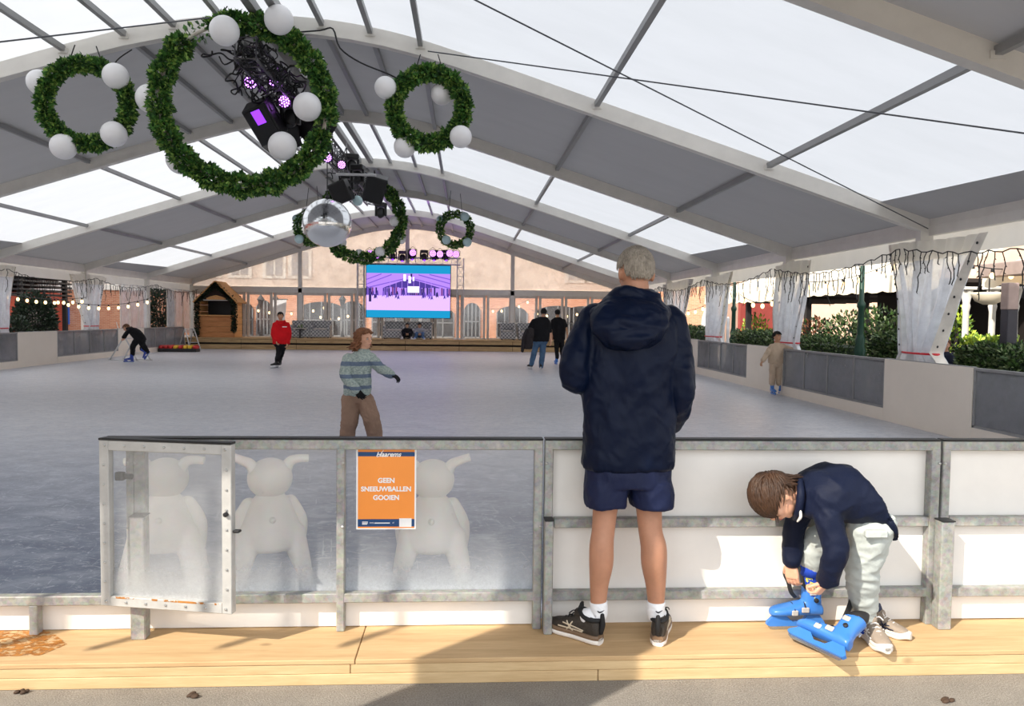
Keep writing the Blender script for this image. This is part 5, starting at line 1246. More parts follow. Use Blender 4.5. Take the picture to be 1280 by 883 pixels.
def hair_mb(c, f, u, k, strands, length, rnd, keep, thick=.006, lift=.0, shell=1.06, flow=None, wave=0.0, fall=.0):
    """scalp cap plus tapering locks that follow the skull; keep(x, y, z) says where hair grows in head axes (right, forward, up)"""
    f, u, r = frame_axes(f, u); c = V(c) + u * .022 * k - f * .008 * k; A = V((.0765, .099, .097)) * k
    def P(q, h=0): return c + r * q.x * (A.x + h) + f * q.y * (A.y + h) + u * q.z * (A.z + h)
    mb = MB(); nu, nv = 40, 28; idx = {}
    for j in range(nv + 1):
        for i in range(nu):
            th = PI * j / nv; ph = 2 * PI * i / nu; q = V((math.sin(th) * math.cos(ph), math.sin(th) * math.sin(ph), math.cos(th))); idx[i, j] = q
    cap = MB(); ids = {}
    for (i, j), q in idx.items():
        ids[i, j] = len(cap.v); cap.v.append(P(q, (.006 if keep(q.x, q.y, q.z) else -.012) * k + .002 * k * math.sin(i * 2.4 + j)))
    for j in range(nv):
        for i in range(nu):
            a = [(i, j), ((i + 1) % nu, j), ((i + 1) % nu, j + 1), (i, j + 1)]
            if any(keep(*idx[p]) for p in a): cap.f.append(tuple(ids[p] for p in a)); cap.mi.append(0)
    mb.join(cap); n = 0; g = PI * (3 - math.sqrt(5)); N = strands * 2
    for m in range(N):
        z = 1 - 2 * (m + .5) / N; rr = math.sqrt(1 - z * z); q = V((rr * math.cos(g * m), rr * math.sin(g * m), z))
        if not keep(q.x, q.y, q.z): continue
        L = length(q) * rnd.uniform(.7, 1.2); fl = flow(q) if flow else V((q.x * .4, q.y * .3 - .15, -1 + .3 * q.z))
        fl = fl + V((rnd.uniform(-.25, .25), rnd.uniform(-.25, .25), rnd.uniform(-.1, .1)))
        pts = []; p = q.copy(); S = 5; h = .003 * k
        for j in range(S + 1):
            t = j / S
            pts.append(P(p, h + (lift * t + .004 * k * math.sin(t * PI))) + (r * math.sin(t * 7 + m) + f * math.cos(t * 6 + m * 2)) * wave * t - V((0, 0, fall * t * t)))
            tg = fl - p * fl.dot(p); 
            if p.z < -.35 and L > .08: tg = fl
            p = p + tg.normalized() * (L / S / A.z)
            if not (p.z < -.35 and L > .08): p = p.normalized()
            else: p.x *= 1.0
        th = thick * k * rnd.uniform(.7, 1.2); mb.tube(pts, [th * .8, th, th * .9, th * .75, th * .5, th * .12], 5, 1)
    return mb

def limb_r(J, *names): return [V(J[n]) for n in names]
# ---- skate boot, local: heel at origin, toe +x, sole at z=0.075 above the blade's edge
m_sk_blue = M('skate_blue_shell', (60, 122, 200), .34, 0, .05, 6, 0, 30, .5); m_sk_navy = M('skate_navy_shell', (30, 60, 150), .4); m_sk_blk = M('skate_black_lining', (26, 26, 28), .6); m_blade = M('blade_steel', (190, 194, 200), .22, .9); m_buckle = M('buckle_grey', (196, 190, 184), .4, .2); m_sk_white = M('skate_white', (226, 226, 228), .5)
def skate_parts(e, mtx, L=.27, shell=None, liner=True, far=False, holder=None, logo=False, org=(0, 0, 0), strap=False, cuff_h=.13):
    shell = shell or m_sk_blue; k = L / .27; T = mtx @ Matrix.Scale(k, 4)
    def put(mb, nm, m, sm=True, par=None): 
        mb.xf(T); return mb.build(nm, m, par or e, org, sm, split=.9 if sm else None)
    mb = MB(); z0 = .075
    R = [(.0 - .005, .034, .05), (.03, .040, .075), (.08, .040, .078), (.13, .043, .070), (.18, .048, .056), (.225, .046, .046), (.258, .034, .036), (.272, .016, .022)]
    mb.loft([(V((x, 0, z0 + h * .5)), V((0, w, 0)), V((0, 0, h * .5))) for x, w, h in R], 18, 3, 2.7)
    mb.loft([(V((.05, 0, z0 + .03)), V((.055, 0, 0)), V((0, .042, 0))), (V((.052, 0, z0 + .09)), V((.05, 0, 0)), V((0, .042, 0))), (V((.050, 0, z0 + .09 + cuff_h * .5)), V((.052, 0, 0)), V((0, .045, 0))), (V((.045, 0, z0 + .08 + cuff_h)), V((.056, 0, -.012)), V((0, .048, 0)))], 20, 3, 2.3)
    sh = fuse(mb, .007 if not far else .012, 3); o = put(sh, 'boot_shell', shell)
    mb = MB(); mb.loft([(V((.045, 0, z0 + .06 + cuff_h)), V((.048, 0, -.01)), V((0, .040, 0))), (V((.046, 0, z0 + .095 + cuff_h)), V((.05, 0, -.018)), V((0, .043, 0))), (V((.05, 0, z0 + .112 + cuff_h)), V((.045, 0, -.03)), V((0, .038, 0)))], 18, 3); put(mb, 'liner', m_sk_blk)
    if not far:
        mb = MB(); mb.loft([(V((.085, 0, z0 + .12)), V((.012, 0, 0)), V((0, .028, 0))), (V((.10, 0, z0 + .19)), V((.008, 0, 0)), V((0, .032, 0))), (V((.118, 0, z0 + .255)), V((.006, 0, 0)), V((0, .028, 0)))], 14, 3); put(mb, 'tongue', m_sk_blk)
    mb = MB(); hp = [(-.012, .02), (-.02, .035), (.01, .078), (.07, .078), (.095, .045), (.15, .04), (.185, .072), (.25, .072), (.285, .04), (.288, .026), (.27, .018), (.0, .018)]
    mb.prism(hp, -.011, .011); put(mb, 'blade_holder', holder or shell, False)
    mb = MB(); mb.prism([(-.005, .022), (-.008, .008), (.0, .0), (.255, .0), (.275, .01), (.28, .022)], -.002, .002); put(mb, 'blade', m_blade, False)
    if far: return
    for x, z, s in ((.10, .115, .020), (.062, .205, .018), (.155, .10, .017)):
        for sy in (-1, 1):
            mb = MB(); mb.bbox((x - s, sy * .045 - .005, z - .014), (x + s, sy * .045 + .005, z + .014), .004); put(mb, 'buckle', m_buckle, False)
        mb = MB(); mb.tube([V((x, .044 * math.cos(a) * 1.02, z + .004 + .03 * math.sin(a))) for a in [PI * q / 8 for q in range(9)]], .006, 6, flat=.6); put(mb, 'buckle_strap', m_sk_blk)
    for sy in (-1, 1): mb = MB(); mb.lathe((.045, sy * .046, .165), [(.012, -.004), (.012, .004), (.007, .007)], 12, V((0, sy, 0))); put(mb, 'rivet', m_sk_blk)
    if strap: mb = MB(); mb.tube([V((.08, -.02, .30)), V((.13, -.03, .315)), V((.18, -.02, .31)), V((.195, 0, .29)), V((.18, .01, .25)), V((.165, .01, .2)), V((.14, .0, .17))], .011, 8, 4, True, flat=.35); put(mb, 'strap', m_sk_blk)
    if logo:
        for sy in (-1,):
            tm = text_mb('RAIO', .034, Matrix.Translation((.048, sy * .0515, .235 - .03)) @ Matrix.Rotation(PI / 2, 4, 'X'), bold=.0008); put(tm, 'logo', m_sk_white, False)
            mb = MB(); mb.tube([V((.1 + .011 * math.cos(a), -.0475, .205 + .011 * math.sin(a))) for a in [2 * PI * q / 12 for q in range(12)]], .003, 5, closed=True); put(mb, 'logo', m_sk_white)
def place_foot(heel, toe, roll=0.0, pitch_up=(0, 0, 1)):
    """matrix that puts the heel at a point and the toe towards another"""
    h, t_ = V(heel), V(toe); x = (t_ - h).normalized(); z = V(pitch_up); z = (z - x * z.dot(x)).normalized(); y = z.cross(x)
    m = Matrix(((x.x, y.x, z.x, h.x), (x.y, y.y, z.y, h.y), (x.z, y.z, z.z, h.z), (0, 0, 0, 1)))
    return m @ Matrix.Rotation(roll, 4, 'X')
# ---- running shoe, local: heel at origin, toe +x, ground at z=0
def shoe_parts(e, mtx, L, upper, sole, stripe, collar, org, lace=None, foam=None, vox=.005):
    k = L / .3; T = mtx @ Matrix.Scale(k, 4)
    def put(mb, nm, m, sm=True): mb.xf(T); return mb.build(nm, m, e, org, sm, split=.9 if sm else None)
    SW = [(-.004, .026), (.02, .038), (.07, .041), (.13, .040), (.19, .048), (.24, .050), (.28, .038), (.302, .016)]
    mb = MB(); mb.loft([(V((x, 0, .016 + (.012 if x > .27 else 0))), V((0, w, 0)), V((0, 0, .016))) for x, w in SW], 18, 3, 3.2); put(mb, 'outsole', sole)
    mb = MB(); mb.loft([(V((x, 0, .034 + (.008 if x > .27 else 0))), V((0, w * .99, 0)), V((0, 0, .016))) for x, w in SW], 18, 3, 3.0); put(mb, 'midsole', foam or sole)
    mb = MB(); R = [(.0, .024, .07), (.02, .035, .085), (.07, .037, .088), (.12, .037, .09), (.17, .043, .072), (.22, .046, .052), (.265, .038, .040), (.292, .016, .022)]
    mb.loft([(V((x, 0, .036 + h * .5 - .008)), V((0, w, 0)), V((0, 0, h * .5))) for x, w, h in R], 18, 3, 2.4)
    mb.tube([V((.035, 0, .1)), V((.06, 0, .115)), V((.12, 0, .125))], [.034, .034, .026], 14, 2, True)
    put(fuse(mb, vox, 3), 'upper', upper)
    mb = MB(); mb.tube([V((.058 + .055 * math.cos(a), .036 * math.sin(a), .128 + .014 * math.cos(a) + .006 * math.cos(2 * a))) for a in [2 * PI * q / 20 for q in range(20)]], .011, 8, closed=True); put(mb, 'collar', collar)
    mb = MB(); mb.tube([V((.12, 0, .125)), V((.112, 0, .15)), V((.108, 0, .168))], [.02, .024, .018], 10, 2, True, flat=.4); put(mb, 'tongue', collar)
    mb = MB(); mb.tube([V((-.004, 0, .06)), V((-.012, 0, .10)), V((-.010, 0, .145))], [.012, .014, .010], 8, 2, True); put(mb, 'heel_tab', collar)
    for s in (-1, 1):
        mb = MB()
        def pt(x, z): 
            w = .0; 
            for (xa, wa, ha), (xb, wb, hb) in zip(R[:-1], R[1:]):
                if xa <= x <= xb: q = (x - xa) / (xb - xa); w = wa + (wb - wa) * q; h = ha + (hb - ha) * q
            zc_ = .028 + h * .5; v_ = max(-.98, min(.98, (z - zc_) / (h * .5))); return V((x, s * (w * (1 - abs(v_) ** 2.4) ** (1 / 2.4) + .002), z))
        for a, b in (((.075, .06), (.185, .075)), ((.08, .052), (.21, .055)), ((.135, .045), (.165, .085)), ((.165, .045), (.135, .088))):
            mb.tube([pt(a[0] + (b[0] - a[0]) * q / 5, a[1] + (b[1] - a[1]) * q / 5) for q in range(6)], .0035, 5, 1, True)
        put(mb, 'side_stripe', stripe)
    mb = MB()
    for q in range(5): x = .125 + .022 * q; z = .125 - .013 * q; mb.tube([V((x, -.022, z - .006)), V((x + .008, 0, z + .004)), V((x, .022, z - .006))], .0035, 5, 2)
    mb.tube([V((.13, 0, .132)), V((.135, .03, .142)), V((.15, .045, .128))], .003, 5, 3); mb.tube([V((.13, 0, .132)), V((.14, -.03, .14)), V((.155, -.04, .125))], .003, 5, 3)
    put(mb, 'laces', lace or stripe)

def person_root(name, c, lab): return empty(name, c, 0, lab, 'person')

# ------------------------------------------------ the standing man
YM = 3.62
def pm(px, py, Y=YM): return at(px, py, Y)
r_ = lambda px: px2m(px, YM)
man = person_root('person', V((pm(785, 800).x, YM, PZ)), 'tall person with short grey hair seen from behind, navy hooded jacket, shorts and white socks'); org = man.location
m_nylon = clothmat('navy_nylon', (6, 17, 40), .42, .25, 7, 500, .14, .12); m_short = clothmat('navy_shorts', (13, 24, 58), .6, .35, 9, 500, .3, .12)
X1, Y1_ = V((1, 0, 0)), V((0, 1, 0))
# body: trunk, neck, head, arms, legs, hands in one skin
hc = pm(794, 342, YM + .02); hf = V((-.10, .97, -.18)); hu = V((0, .15, 1))
mb = head_mb(hc, hf, hu, 1.03)
mb.tube([hc + V((0, -.02, -.05)), pm(794, 372, YM - .01), pm(792, 392, YM)], [.062, .066, .08], 18, 3)
mb.loft([(pm(785, 596), X1 * r_(38), Y1_ * .09), (pm(785, 560), X1 * r_(45), Y1_ * .10), (pm(787, 480), X1 * r_(46), Y1_ * .10), (pm(789, 410), X1 * r_(50), Y1_ * .09), (pm(792, 388), X1 * r_(25), Y1_ * .06)], 24, 3)
elL, wrL = pm(718, 470, 3.58), pm(745, 470, 3.84); elR, wrR = pm(854, 488, 3.55), pm(840, 532, 3.70)
mb.tube([pm(744, 406), pm(720, 466, 3.59), wrL], [.042, .036, .028], 14, 5, True); mb.tube([pm(838, 406), pm(850, 484, 3.56), wrR], [.042, .036, .028], 14, 5, True)
LG = [[(762, 592, 19), (757, 632, 16.3), (754, 664, 14.8), (752, 682, 15.6), (751.5, 704, 15.6), (749, 730, 12.3), (748, 753, 10.4), (748, 772, 9)], [(808, 592, 19), (811, 632, 17), (813, 664, 15.3), (817, 684, 16.6), (817.5, 704, 16.6), (819.5, 730, 13.2), (820, 753, 10.8), (821, 772, 9)]]
for lg in LG: mb.tube([pm(x, y, YM + (.02 if y < 660 else 0) + (-.012 if 675 < y < 712 else 0)) for x, y, w in lg], [r_(w) for x, y, w in lg], 18, 4, True)
body = fuse(mb, .007, 4)
body.join(hand_mb(wrL, V((.8, .5, .15)), V((0, .3, 1)), 1.05, 1)); body.join(hand_mb(wrR, V((-.5, .6, -.6)), V((1, 0, .2)), 1.05, -1))
body.build('body', sk_tan, man, org, True)
face_parts(man, org, hc, hf, hu, 1.03, M('grey_brow', (140, 134, 126), .7))
rnd = random.Random(4)
def keep_m(x, y, z): return (z > -.50 and y < .30 and not (abs(x) > .70 and z < .14 and y > -.50) and not (z < -.3 and abs(x) > .62)) or z > .58
m_hair_g = hairmat('grey_hair', (84, 76, 66), (178, 168, 154))
hair_mb(hc, hf, hu, 1.03, 1600, lambda q: .028, rnd, keep_m, .0036, .004).build('hair', m_hair_g, man, org, True)
# jacket
mb = MB()
mb.loft([(pm(784, 583), X1 * r_(57), Y1_ * .135), (pm(784, 574), X1 * r_(58), Y1_ * .14), (pm(785, 540), X1 * r_(57), Y1_ * .14), (pm(786, 500), X1 * r_(58), Y1_ * .14), (pm(787, 455), X1 * r_(60), Y1_ * .145), (pm(788, 425), X1 * r_(60), Y1_ * .14), (pm(790, 402), X1 * r_(56), Y1_ * .125), (pm(791, 386), X1 * r_(42), Y1_ * .10), (pm(793, 372), X1 * r_(26), Y1_ * .085)], 36, 4, 2.3)
mb.tube([pm(744, 402), pm(730, 428, 3.60), pm(718, 468, 3.57), pm(729, 478, 3.70), pm(742, 472, 3.82)], [r_(19), r_(17.5), r_(17), r_(15), r_(12.5)], 18, 4, True)
mb.tube([pm(837, 402), pm(846, 430, 3.60), pm(850, 480, 3.56), pm(846, 510, 3.62), pm(840, 528, 3.70)], [r_(19), r_(17), r_(15.5), r_(14), r_(12.5)], 18, 4, True)
jk = wrinkle(fuse(mb, .0085, 5), [(.012, (5, 5, 2.2), .35), (.007, (11, 11, 5), -.5), (.003, (26, 26, 16), .8)])
jk.build('jacket', m_nylon, man, org, True)
# hood lying on the back, and its collar round the neck
mb = MB()
mb.loft([(pm(788, 436, 3.475), X1 * r_(22), Y1_ * .025), (pm(787, 428, 3.46), X1 * r_(34), Y1_ * .045), (pm(787, 412, 3.455), X1 * r_(45), Y1_ * .07), (pm(787, 396, 3.49), X1 * r_(48), Y1_ * .085), (pm(789, 382, 3.53), X1 * r_(40), Y1_ * .09), (pm(792, 370, 3.58), X1 * r_(29), Y1_ * .085), (pm(793, 364, 3.60), X1 * r_(23), Y1_ * .07)], 32, 4)
mb.tube([pm(746, 392, 3.55), pm(762, 414, 3.44), pm(787, 424, 3.415), pm(812, 414, 3.44), pm(829, 392, 3.55)], [r_(8), r_(11), r_(12), r_(11), r_(8)], 14, 4, True)
mb.tube([pm(764, 378, 3.60), pm(772, 368, 3.535), pm(793, 366, 3.51), pm(814, 370, 3.535), pm(821, 380, 3.60)], [r_(6), r_(7), r_(7), r_(7), r_(6)], 12, 4, True)
mb.tube([pm(758, 398, 3.46), pm(787, 404, 3.40), pm(815, 398, 3.46)], [r_(4), r_(7), r_(4)], 10, 4, True)
hd = wrinkle(fuse(mb, .0075, 3), [(.009, (6, 9, 14), .2), (.004, (14, 16, 26), -.4)], 3); hd.build('hood', m_nylon, man, org, True)
# shorts
mb = MB()
mb.loft([(pm(785, 560), X1 * r_(52), Y1_ * .125), (pm(785, 585), X1 * r_(54), Y1_ * .13), (pm(785, 605), X1 * r_(55), Y1_ * .125)], 30, 3, 2.4)
mb.loft([(pm(759, 600), X1 * r_(27), Y1_ * .115), (pm(757, 616), X1 * r_(27), Y1_ * .115), (pm(757, 631), X1 * r_(25), Y1_ * .11)], 26, 3, 2.4)
mb.loft([(pm(812, 600), X1 * r_(27), Y1_ * .115), (pm(813, 616), X1 * r_(27.5), Y1_ * .115), (pm(814.5, 632), X1 * r_(26), Y1_ * .11)], 26, 3, 2.4)
wrinkle(fuse(mb, .0075, 3), [(.006, (9, 9, 4), .3), (.003, (22, 22, 10), -.4)]).build('shorts', m_short, man, org, True)
# socks, shoes
t = NT('ribbed_white_sock'); v = t.coord(); wv = t.n('ShaderNodeTexWave'); wv.inputs['Scale'].default_value = 28; wv.bands_direction = 'DIAGONAL'; t.l(v, wv.inputs['Vector'])
m_sock = t.done(t.bsdf(lin((240, 240, 242)), .8, 0, t.bump(wv.outputs['Fac'], .25, .004), .2))
def up_shoe(): pass
m_up = clothmat('charcoal_mesh', (62, 56, 50), .6, .3, 60, 900); m_upb = M('black_collar', (20, 20, 22), .7); m_mid = M('white_foam', (232, 226, 218), .6); m_brown = M('bronze_foam', (120, 96, 74), .5); m_strp = M('beige_stripe', (206, 190, 166), .5)
for lg, heel, toe in ((LG[0], pm(750, 805, 3.585), V((-.74, .67, 0))), (LG[1], pm(822, 812, 3.56), V((.33, .94, 0)))):
    a = pm(lg[-2][0], 752); b = V((heel.x, heel.y, PZ)) + toe.normalized() * .075
    mb = MB(); mb.tube([a, pm(lg[-2][0], 770), V((b.x, b.y, PZ + .125)), V((b.x, b.y, PZ + .09))], [r_(lg[-2][2] + 1.1), r_(lg[-2][2] + .4), r_(9.8), r_(7.5)], 18, 4); mb.build('sock', m_sock, man, org, True)
    h = V((heel.x, heel.y, PZ))
    shoe_parts(man, place_foot(h, h + toe), .305, m_up, m_mid, m_strp, m_upb, org, m_upb, m_brown)
    mb = MB(); q = a + V((0, 0, -.035)); mb.tube([q + V((-.012, -r_(lg[-2][2] + 1.2), .004)), q + V((.0, -r_(lg[-2][2] + 1.6), -.003)), q + V((.022, -r_(lg[-2][2] + .6), .006))], [.002, .004, .001], 6, 3); mb.build('sock_mark', m_upb, man, org)

# ------------------------------------------------ the bent boy
YBo = 3.54
def pb(px, py, Y=YBo): return at(px, py, Y)
rb = lambda px: px2m(px, YBo)
boy = person_root('person', V((pb(1070, 800).x, YBo, PZ)), 'person in navy jacket and pale trousers bent double, pulling on a blue skate'); org = boy.location
m_navyj = clothmat('navy_softshell', (9, 19, 44), .65, .3, 9, 500, .25, .12); m_trous = clothmat('pale_sage_trousers', (186, 192, 188), .8, .45, 10, 500, .15, .08); m_sockb = None
hc = pb(969, 621, YBo - .01); hf = V((-.28, -.05, -.96)); hu = V((-.93, 0, .32)); 
mb = head_mb(hc, hf, hu, .98)
mb.tube([hc + V((.03, 0, 0)), pb(996, 620), pb(1010, 617)], [.05, .052, .07], 16, 3)
spine = [(1088, 648, 26, .13), (1076, 624, 30, .135), (1050, 615, 30, .135), (1020, 617, 28, .145), (1006, 618, 18, .09)]
mb.loft([(pb(x, y), (V((0, 0, 1)) * .9 + V((-1, 0, 0)) * (.5 if i < 2 else .0)) .normalized() * rb(w) * .85, Y1_ * d * .85) for i, (x, y, w, d) in enumerate(spine)], 24, 3)
shN, elN, wrN = pb(1030, 632, 3.43), pb(1044, 686, 3.40), pb(1034, 726, 3.46)
shF, elF, wrF = pb(1003, 636, 3.66), pb(992, 672, 3.69), pb(989, 703, 3.69)
mb.tube([shN, elN, wrN], [.036, .034, .026], 12, 5, True); mb.tube([shF, elF, wrF], [.036, .033, .026], 12, 5, True)
mb.tube([pb(1085, 660, 3.50), pb(1077, 708, 3.53), pb(1080, 765, 3.61), pb(1080, 785, 3.62)], [.06, .05, .036, .033], 14, 4, True)
mb.tube([pb(1070, 660, 3.64), pb(1022, 679, 3.68), pb(1014, 720, 3.72), pb(1018, 755, 3.73)], [.06, .055, .036, .034], 14, 4, True)
body = fuse(mb, .007, 4)
body.join(hand_mb(wrN, V((-.35, .10, -.55)), V((.55, -.75, -.3)), .86, 1, (.75, .9, .6))); body.join(hand_mb(wrF, V((.05, -.1, -1)), V((-.75, -.65, 0)), .86, 1, (.30, .45, .4)))
body.build('body', sk_light, boy, org, True)
m_hair_b = hairmat('brown_hair', (28, 18, 13), (82, 56, 38)); face_parts(boy, org, hc, hf, hu, .98, m_hair_b)
rnd = random.Random(8)
def keep_b(x, y, z): return (z > -.55 and y < .35 and not (abs(x) > .62 and z < .20 and y > -.55)) or z > .42
hair_mb(hc, hf, hu, 1.02, 700, lambda q: .10 if q.z > -.1 else .05, rnd, keep_b, .0062, .008, flow=lambda q: V((q.x * .5, .9, -.35)) if q.y > -.6 or q.z > .2 else V((0, -.2, -1)), wave=.003).build('hair', m_hair_b, boy, org, True)
# jacket
mb = MB()
sp = [(1095, 653, 25, .16), (1089, 634, 33, .168), (1077, 621, 38, .17), (1052, 616, 36, .168), (1028, 615, 34, .175), (1008, 617, 27, .14), (998, 619, 17, .075)]
ax_ = [V((-.62, 0, .78)), V((-.55, 0, .83)), V((-.35, 0, .93)), V((0, 0, 1)), V((.12, 0, .99)), V((.2, 0, .98)), V((.1, 0, 1))]
mb.loft([(pb(x, y), a.normalized() * -rb(w), Y1_ * d) for (x, y, w, d), a in zip(sp, ax_)], 34, 4, 2.25)
mb.tube([pb(1030, 622, 3.47), pb(1036, 650, 3.42), pb(1044, 686, 3.39), pb(1040, 706, 3.41), pb(1035, 724, 3.45)], [rb(17), rb(16), rb(14.5), rb(13.5), rb(12)], 16, 4, True)
mb.tube([pb(1006, 628, 3.64), pb(997, 650, 3.67), pb(992, 674, 3.69), pb(990, 700, 3.69)], [rb(16), rb(14), rb(12.5), rb(11)], 16, 4, True)
wrinkle(fuse(mb, .0078, 4), [(.008, (9, 6, 6), .5), (.004, (18, 14, 14), -.5)], 5).build('jacket', m_navyj, boy, org, True)
mb = MB(); mb.tube([pb(1000, 602, 3.50), pb(1001, 618, 3.455), pb(998, 640, 3.47), pb(994, 648, 3.53)], [rb(4), rb(5), rb(5), rb(4)], 10, 4, True); mb.build('collar', m_navyj, boy, org, True)
mb = MB(); mb.tube([pb(1000, 636, 3.45), pb(1001, 646, 3.455), pb(997, 652, 3.48)], [rb(1.4), rb(2), rb(1.2)], 8, 3, True); mb.build('collar_lining', m_whitehd, boy, org, True)
# trousers
mb = MB()
mb.loft([(pb(1098, 640), V((-.5, 0, .8)).normalized() * rb(22), Y1_ * .14), (pb(1088, 655), V((-.3, 0, .9)).normalized() * rb(26), Y1_ * .15), (pb(1082, 668), X1 * rb(27), Y1_ * .14)], 26, 3)
ln = [(1088, 660, 26, 3.49), (1084, 680, 24, 3.50), (1079, 705, 20, 3.52), (1078, 725, 18.5, 3.55), (1079, 748, 17, 3.59), (1080, 768, 14, 3.615)]
mb.tube([pb(x, y, Y) for x, y, w, Y in ln], [rb(w) for x, y, w, Y in ln], 20, 4, True)
lf_ = [(1074, 660, 24, 3.63), (1044, 670, 22, 3.66), (1020, 679, 18, 3.68), (1014, 694, 17, 3.70), (1014, 706, 14, 3.71)]
mb.tube([pb(x, y, Y) for x, y, w, Y in lf_], [rb(w) for x, y, w, Y in lf_], 20, 4, True)
wrinkle(fuse(mb, .0078, 4), [(.008, (7, 7, 13), .3), (.005, (13, 13, 26), -.4)], 9).build('trousers', m_trous, boy, org, True)
p0 = pb(1096, 668, 3.375); mb = MB(); mb.bbox((p0.x - .055, p0.y - .012, p0.z - .018), (p0.x + .05, p0.y + .02, p0.z + .018), .006); mb.build('pocket_flap', m_trous, boy, org)
t = NT('blue_patterned_sock'); v = t.coord(); vo = t.n('ShaderNodeTexVoronoi'); vo.inputs['Scale'].default_value = 26; t.l(v, vo.inputs['Vector'])
m_sockb = t.done(t.bsdf(t.ramp(t.math('GREATER_THAN', t.noise(24, 3, .6, v), .54), [(.4, (36, 70, 176)), (.6, (206, 206, 96))]), .8, 0, None, .2))
m_sockp = clothmat('blue_sock', (36, 70, 176), .8, .2)
mb = MB(); mb.tube([pb(1014, 704, 3.71), pb(1014, 718, 3.715)], rb(14.2), 16); mb.build('sock_cuff', m_sockp, boy, org, True)
mb = MB(); mb.tube([pb(1014, 716, 3.715), pb(1014, 735, 3.725), pb(1016, 760, 3.73)], [rb(12.6), rb(10), rb(8)], 16, 3); mb.build('sock', m_sockb, boy, org, True)
mb = MB(); mb.tube([pb(1080, 766, 3.615), pb(1080, 778, 3.625), pb(1080, 790, 3.625)], [rb(13.4), rb(12.6), rb(11)], 16, 3); mb.build('sock', m_sockb, boy, org, True)
# worn skate and worn sneaker
h = pb(1025, 780, 3.735); h = V((h.x, 3.735, PZ + .004)); skate_parts(boy, place_foot(h, h + V((-1, .0, 0)), .0), .265, m_sk_blue, org=org, strap=True, cuff_h=.13)
m_grey_mesh = clothmat('grey_beige_mesh', (150, 136, 122), .7, .3, 40, 700); m_sole_w = M('offwhite_sole', (214, 206, 196), .6); m_lace = M('white_lace', (236, 230, 224), .7); m_nvy = M('navy_panel', (34, 40, 66), .6)
hs = pb(1079, 800, 3.67); hs = V((hs.x, 3.69, PZ)); shoe_parts(boy, place_foot(hs, hs + V((-.05, -.75, 0))), .275, m_grey_mesh, m_sole_w, m_lace, m_grey_mesh, org, m_lace)
# empty sneaker and loose skate
hs = pb(1098, 790, 3.60); e = empty('sneaker', V((hs.x + .0, 3.64, PZ)), 0, 'empty grey sneaker with navy panel lying behind the boy\'s heel', 'shoe'); shoe_parts(e, place_foot(V((hs.x - .0, 3.76, PZ)), V((hs.x + .17, 3.55, PZ))), .24, m_grey_mesh, m_sole_w, m_nvy, m_nvy, e.location, m_lace)
hl = atz(1048, 826, PZ + .01); e = empty('ice_skate', hl, 0, 'loose blue rental skate with white logo lying in front of the boy', 'skate')
tl_ = atz(985, 796, PZ + .03); skate_parts(e, place_foot(hl, tl_, 0, V((.22, .95, .50))), .265, m_sk_blue, org=e.location, logo=True, cuff_h=.085)
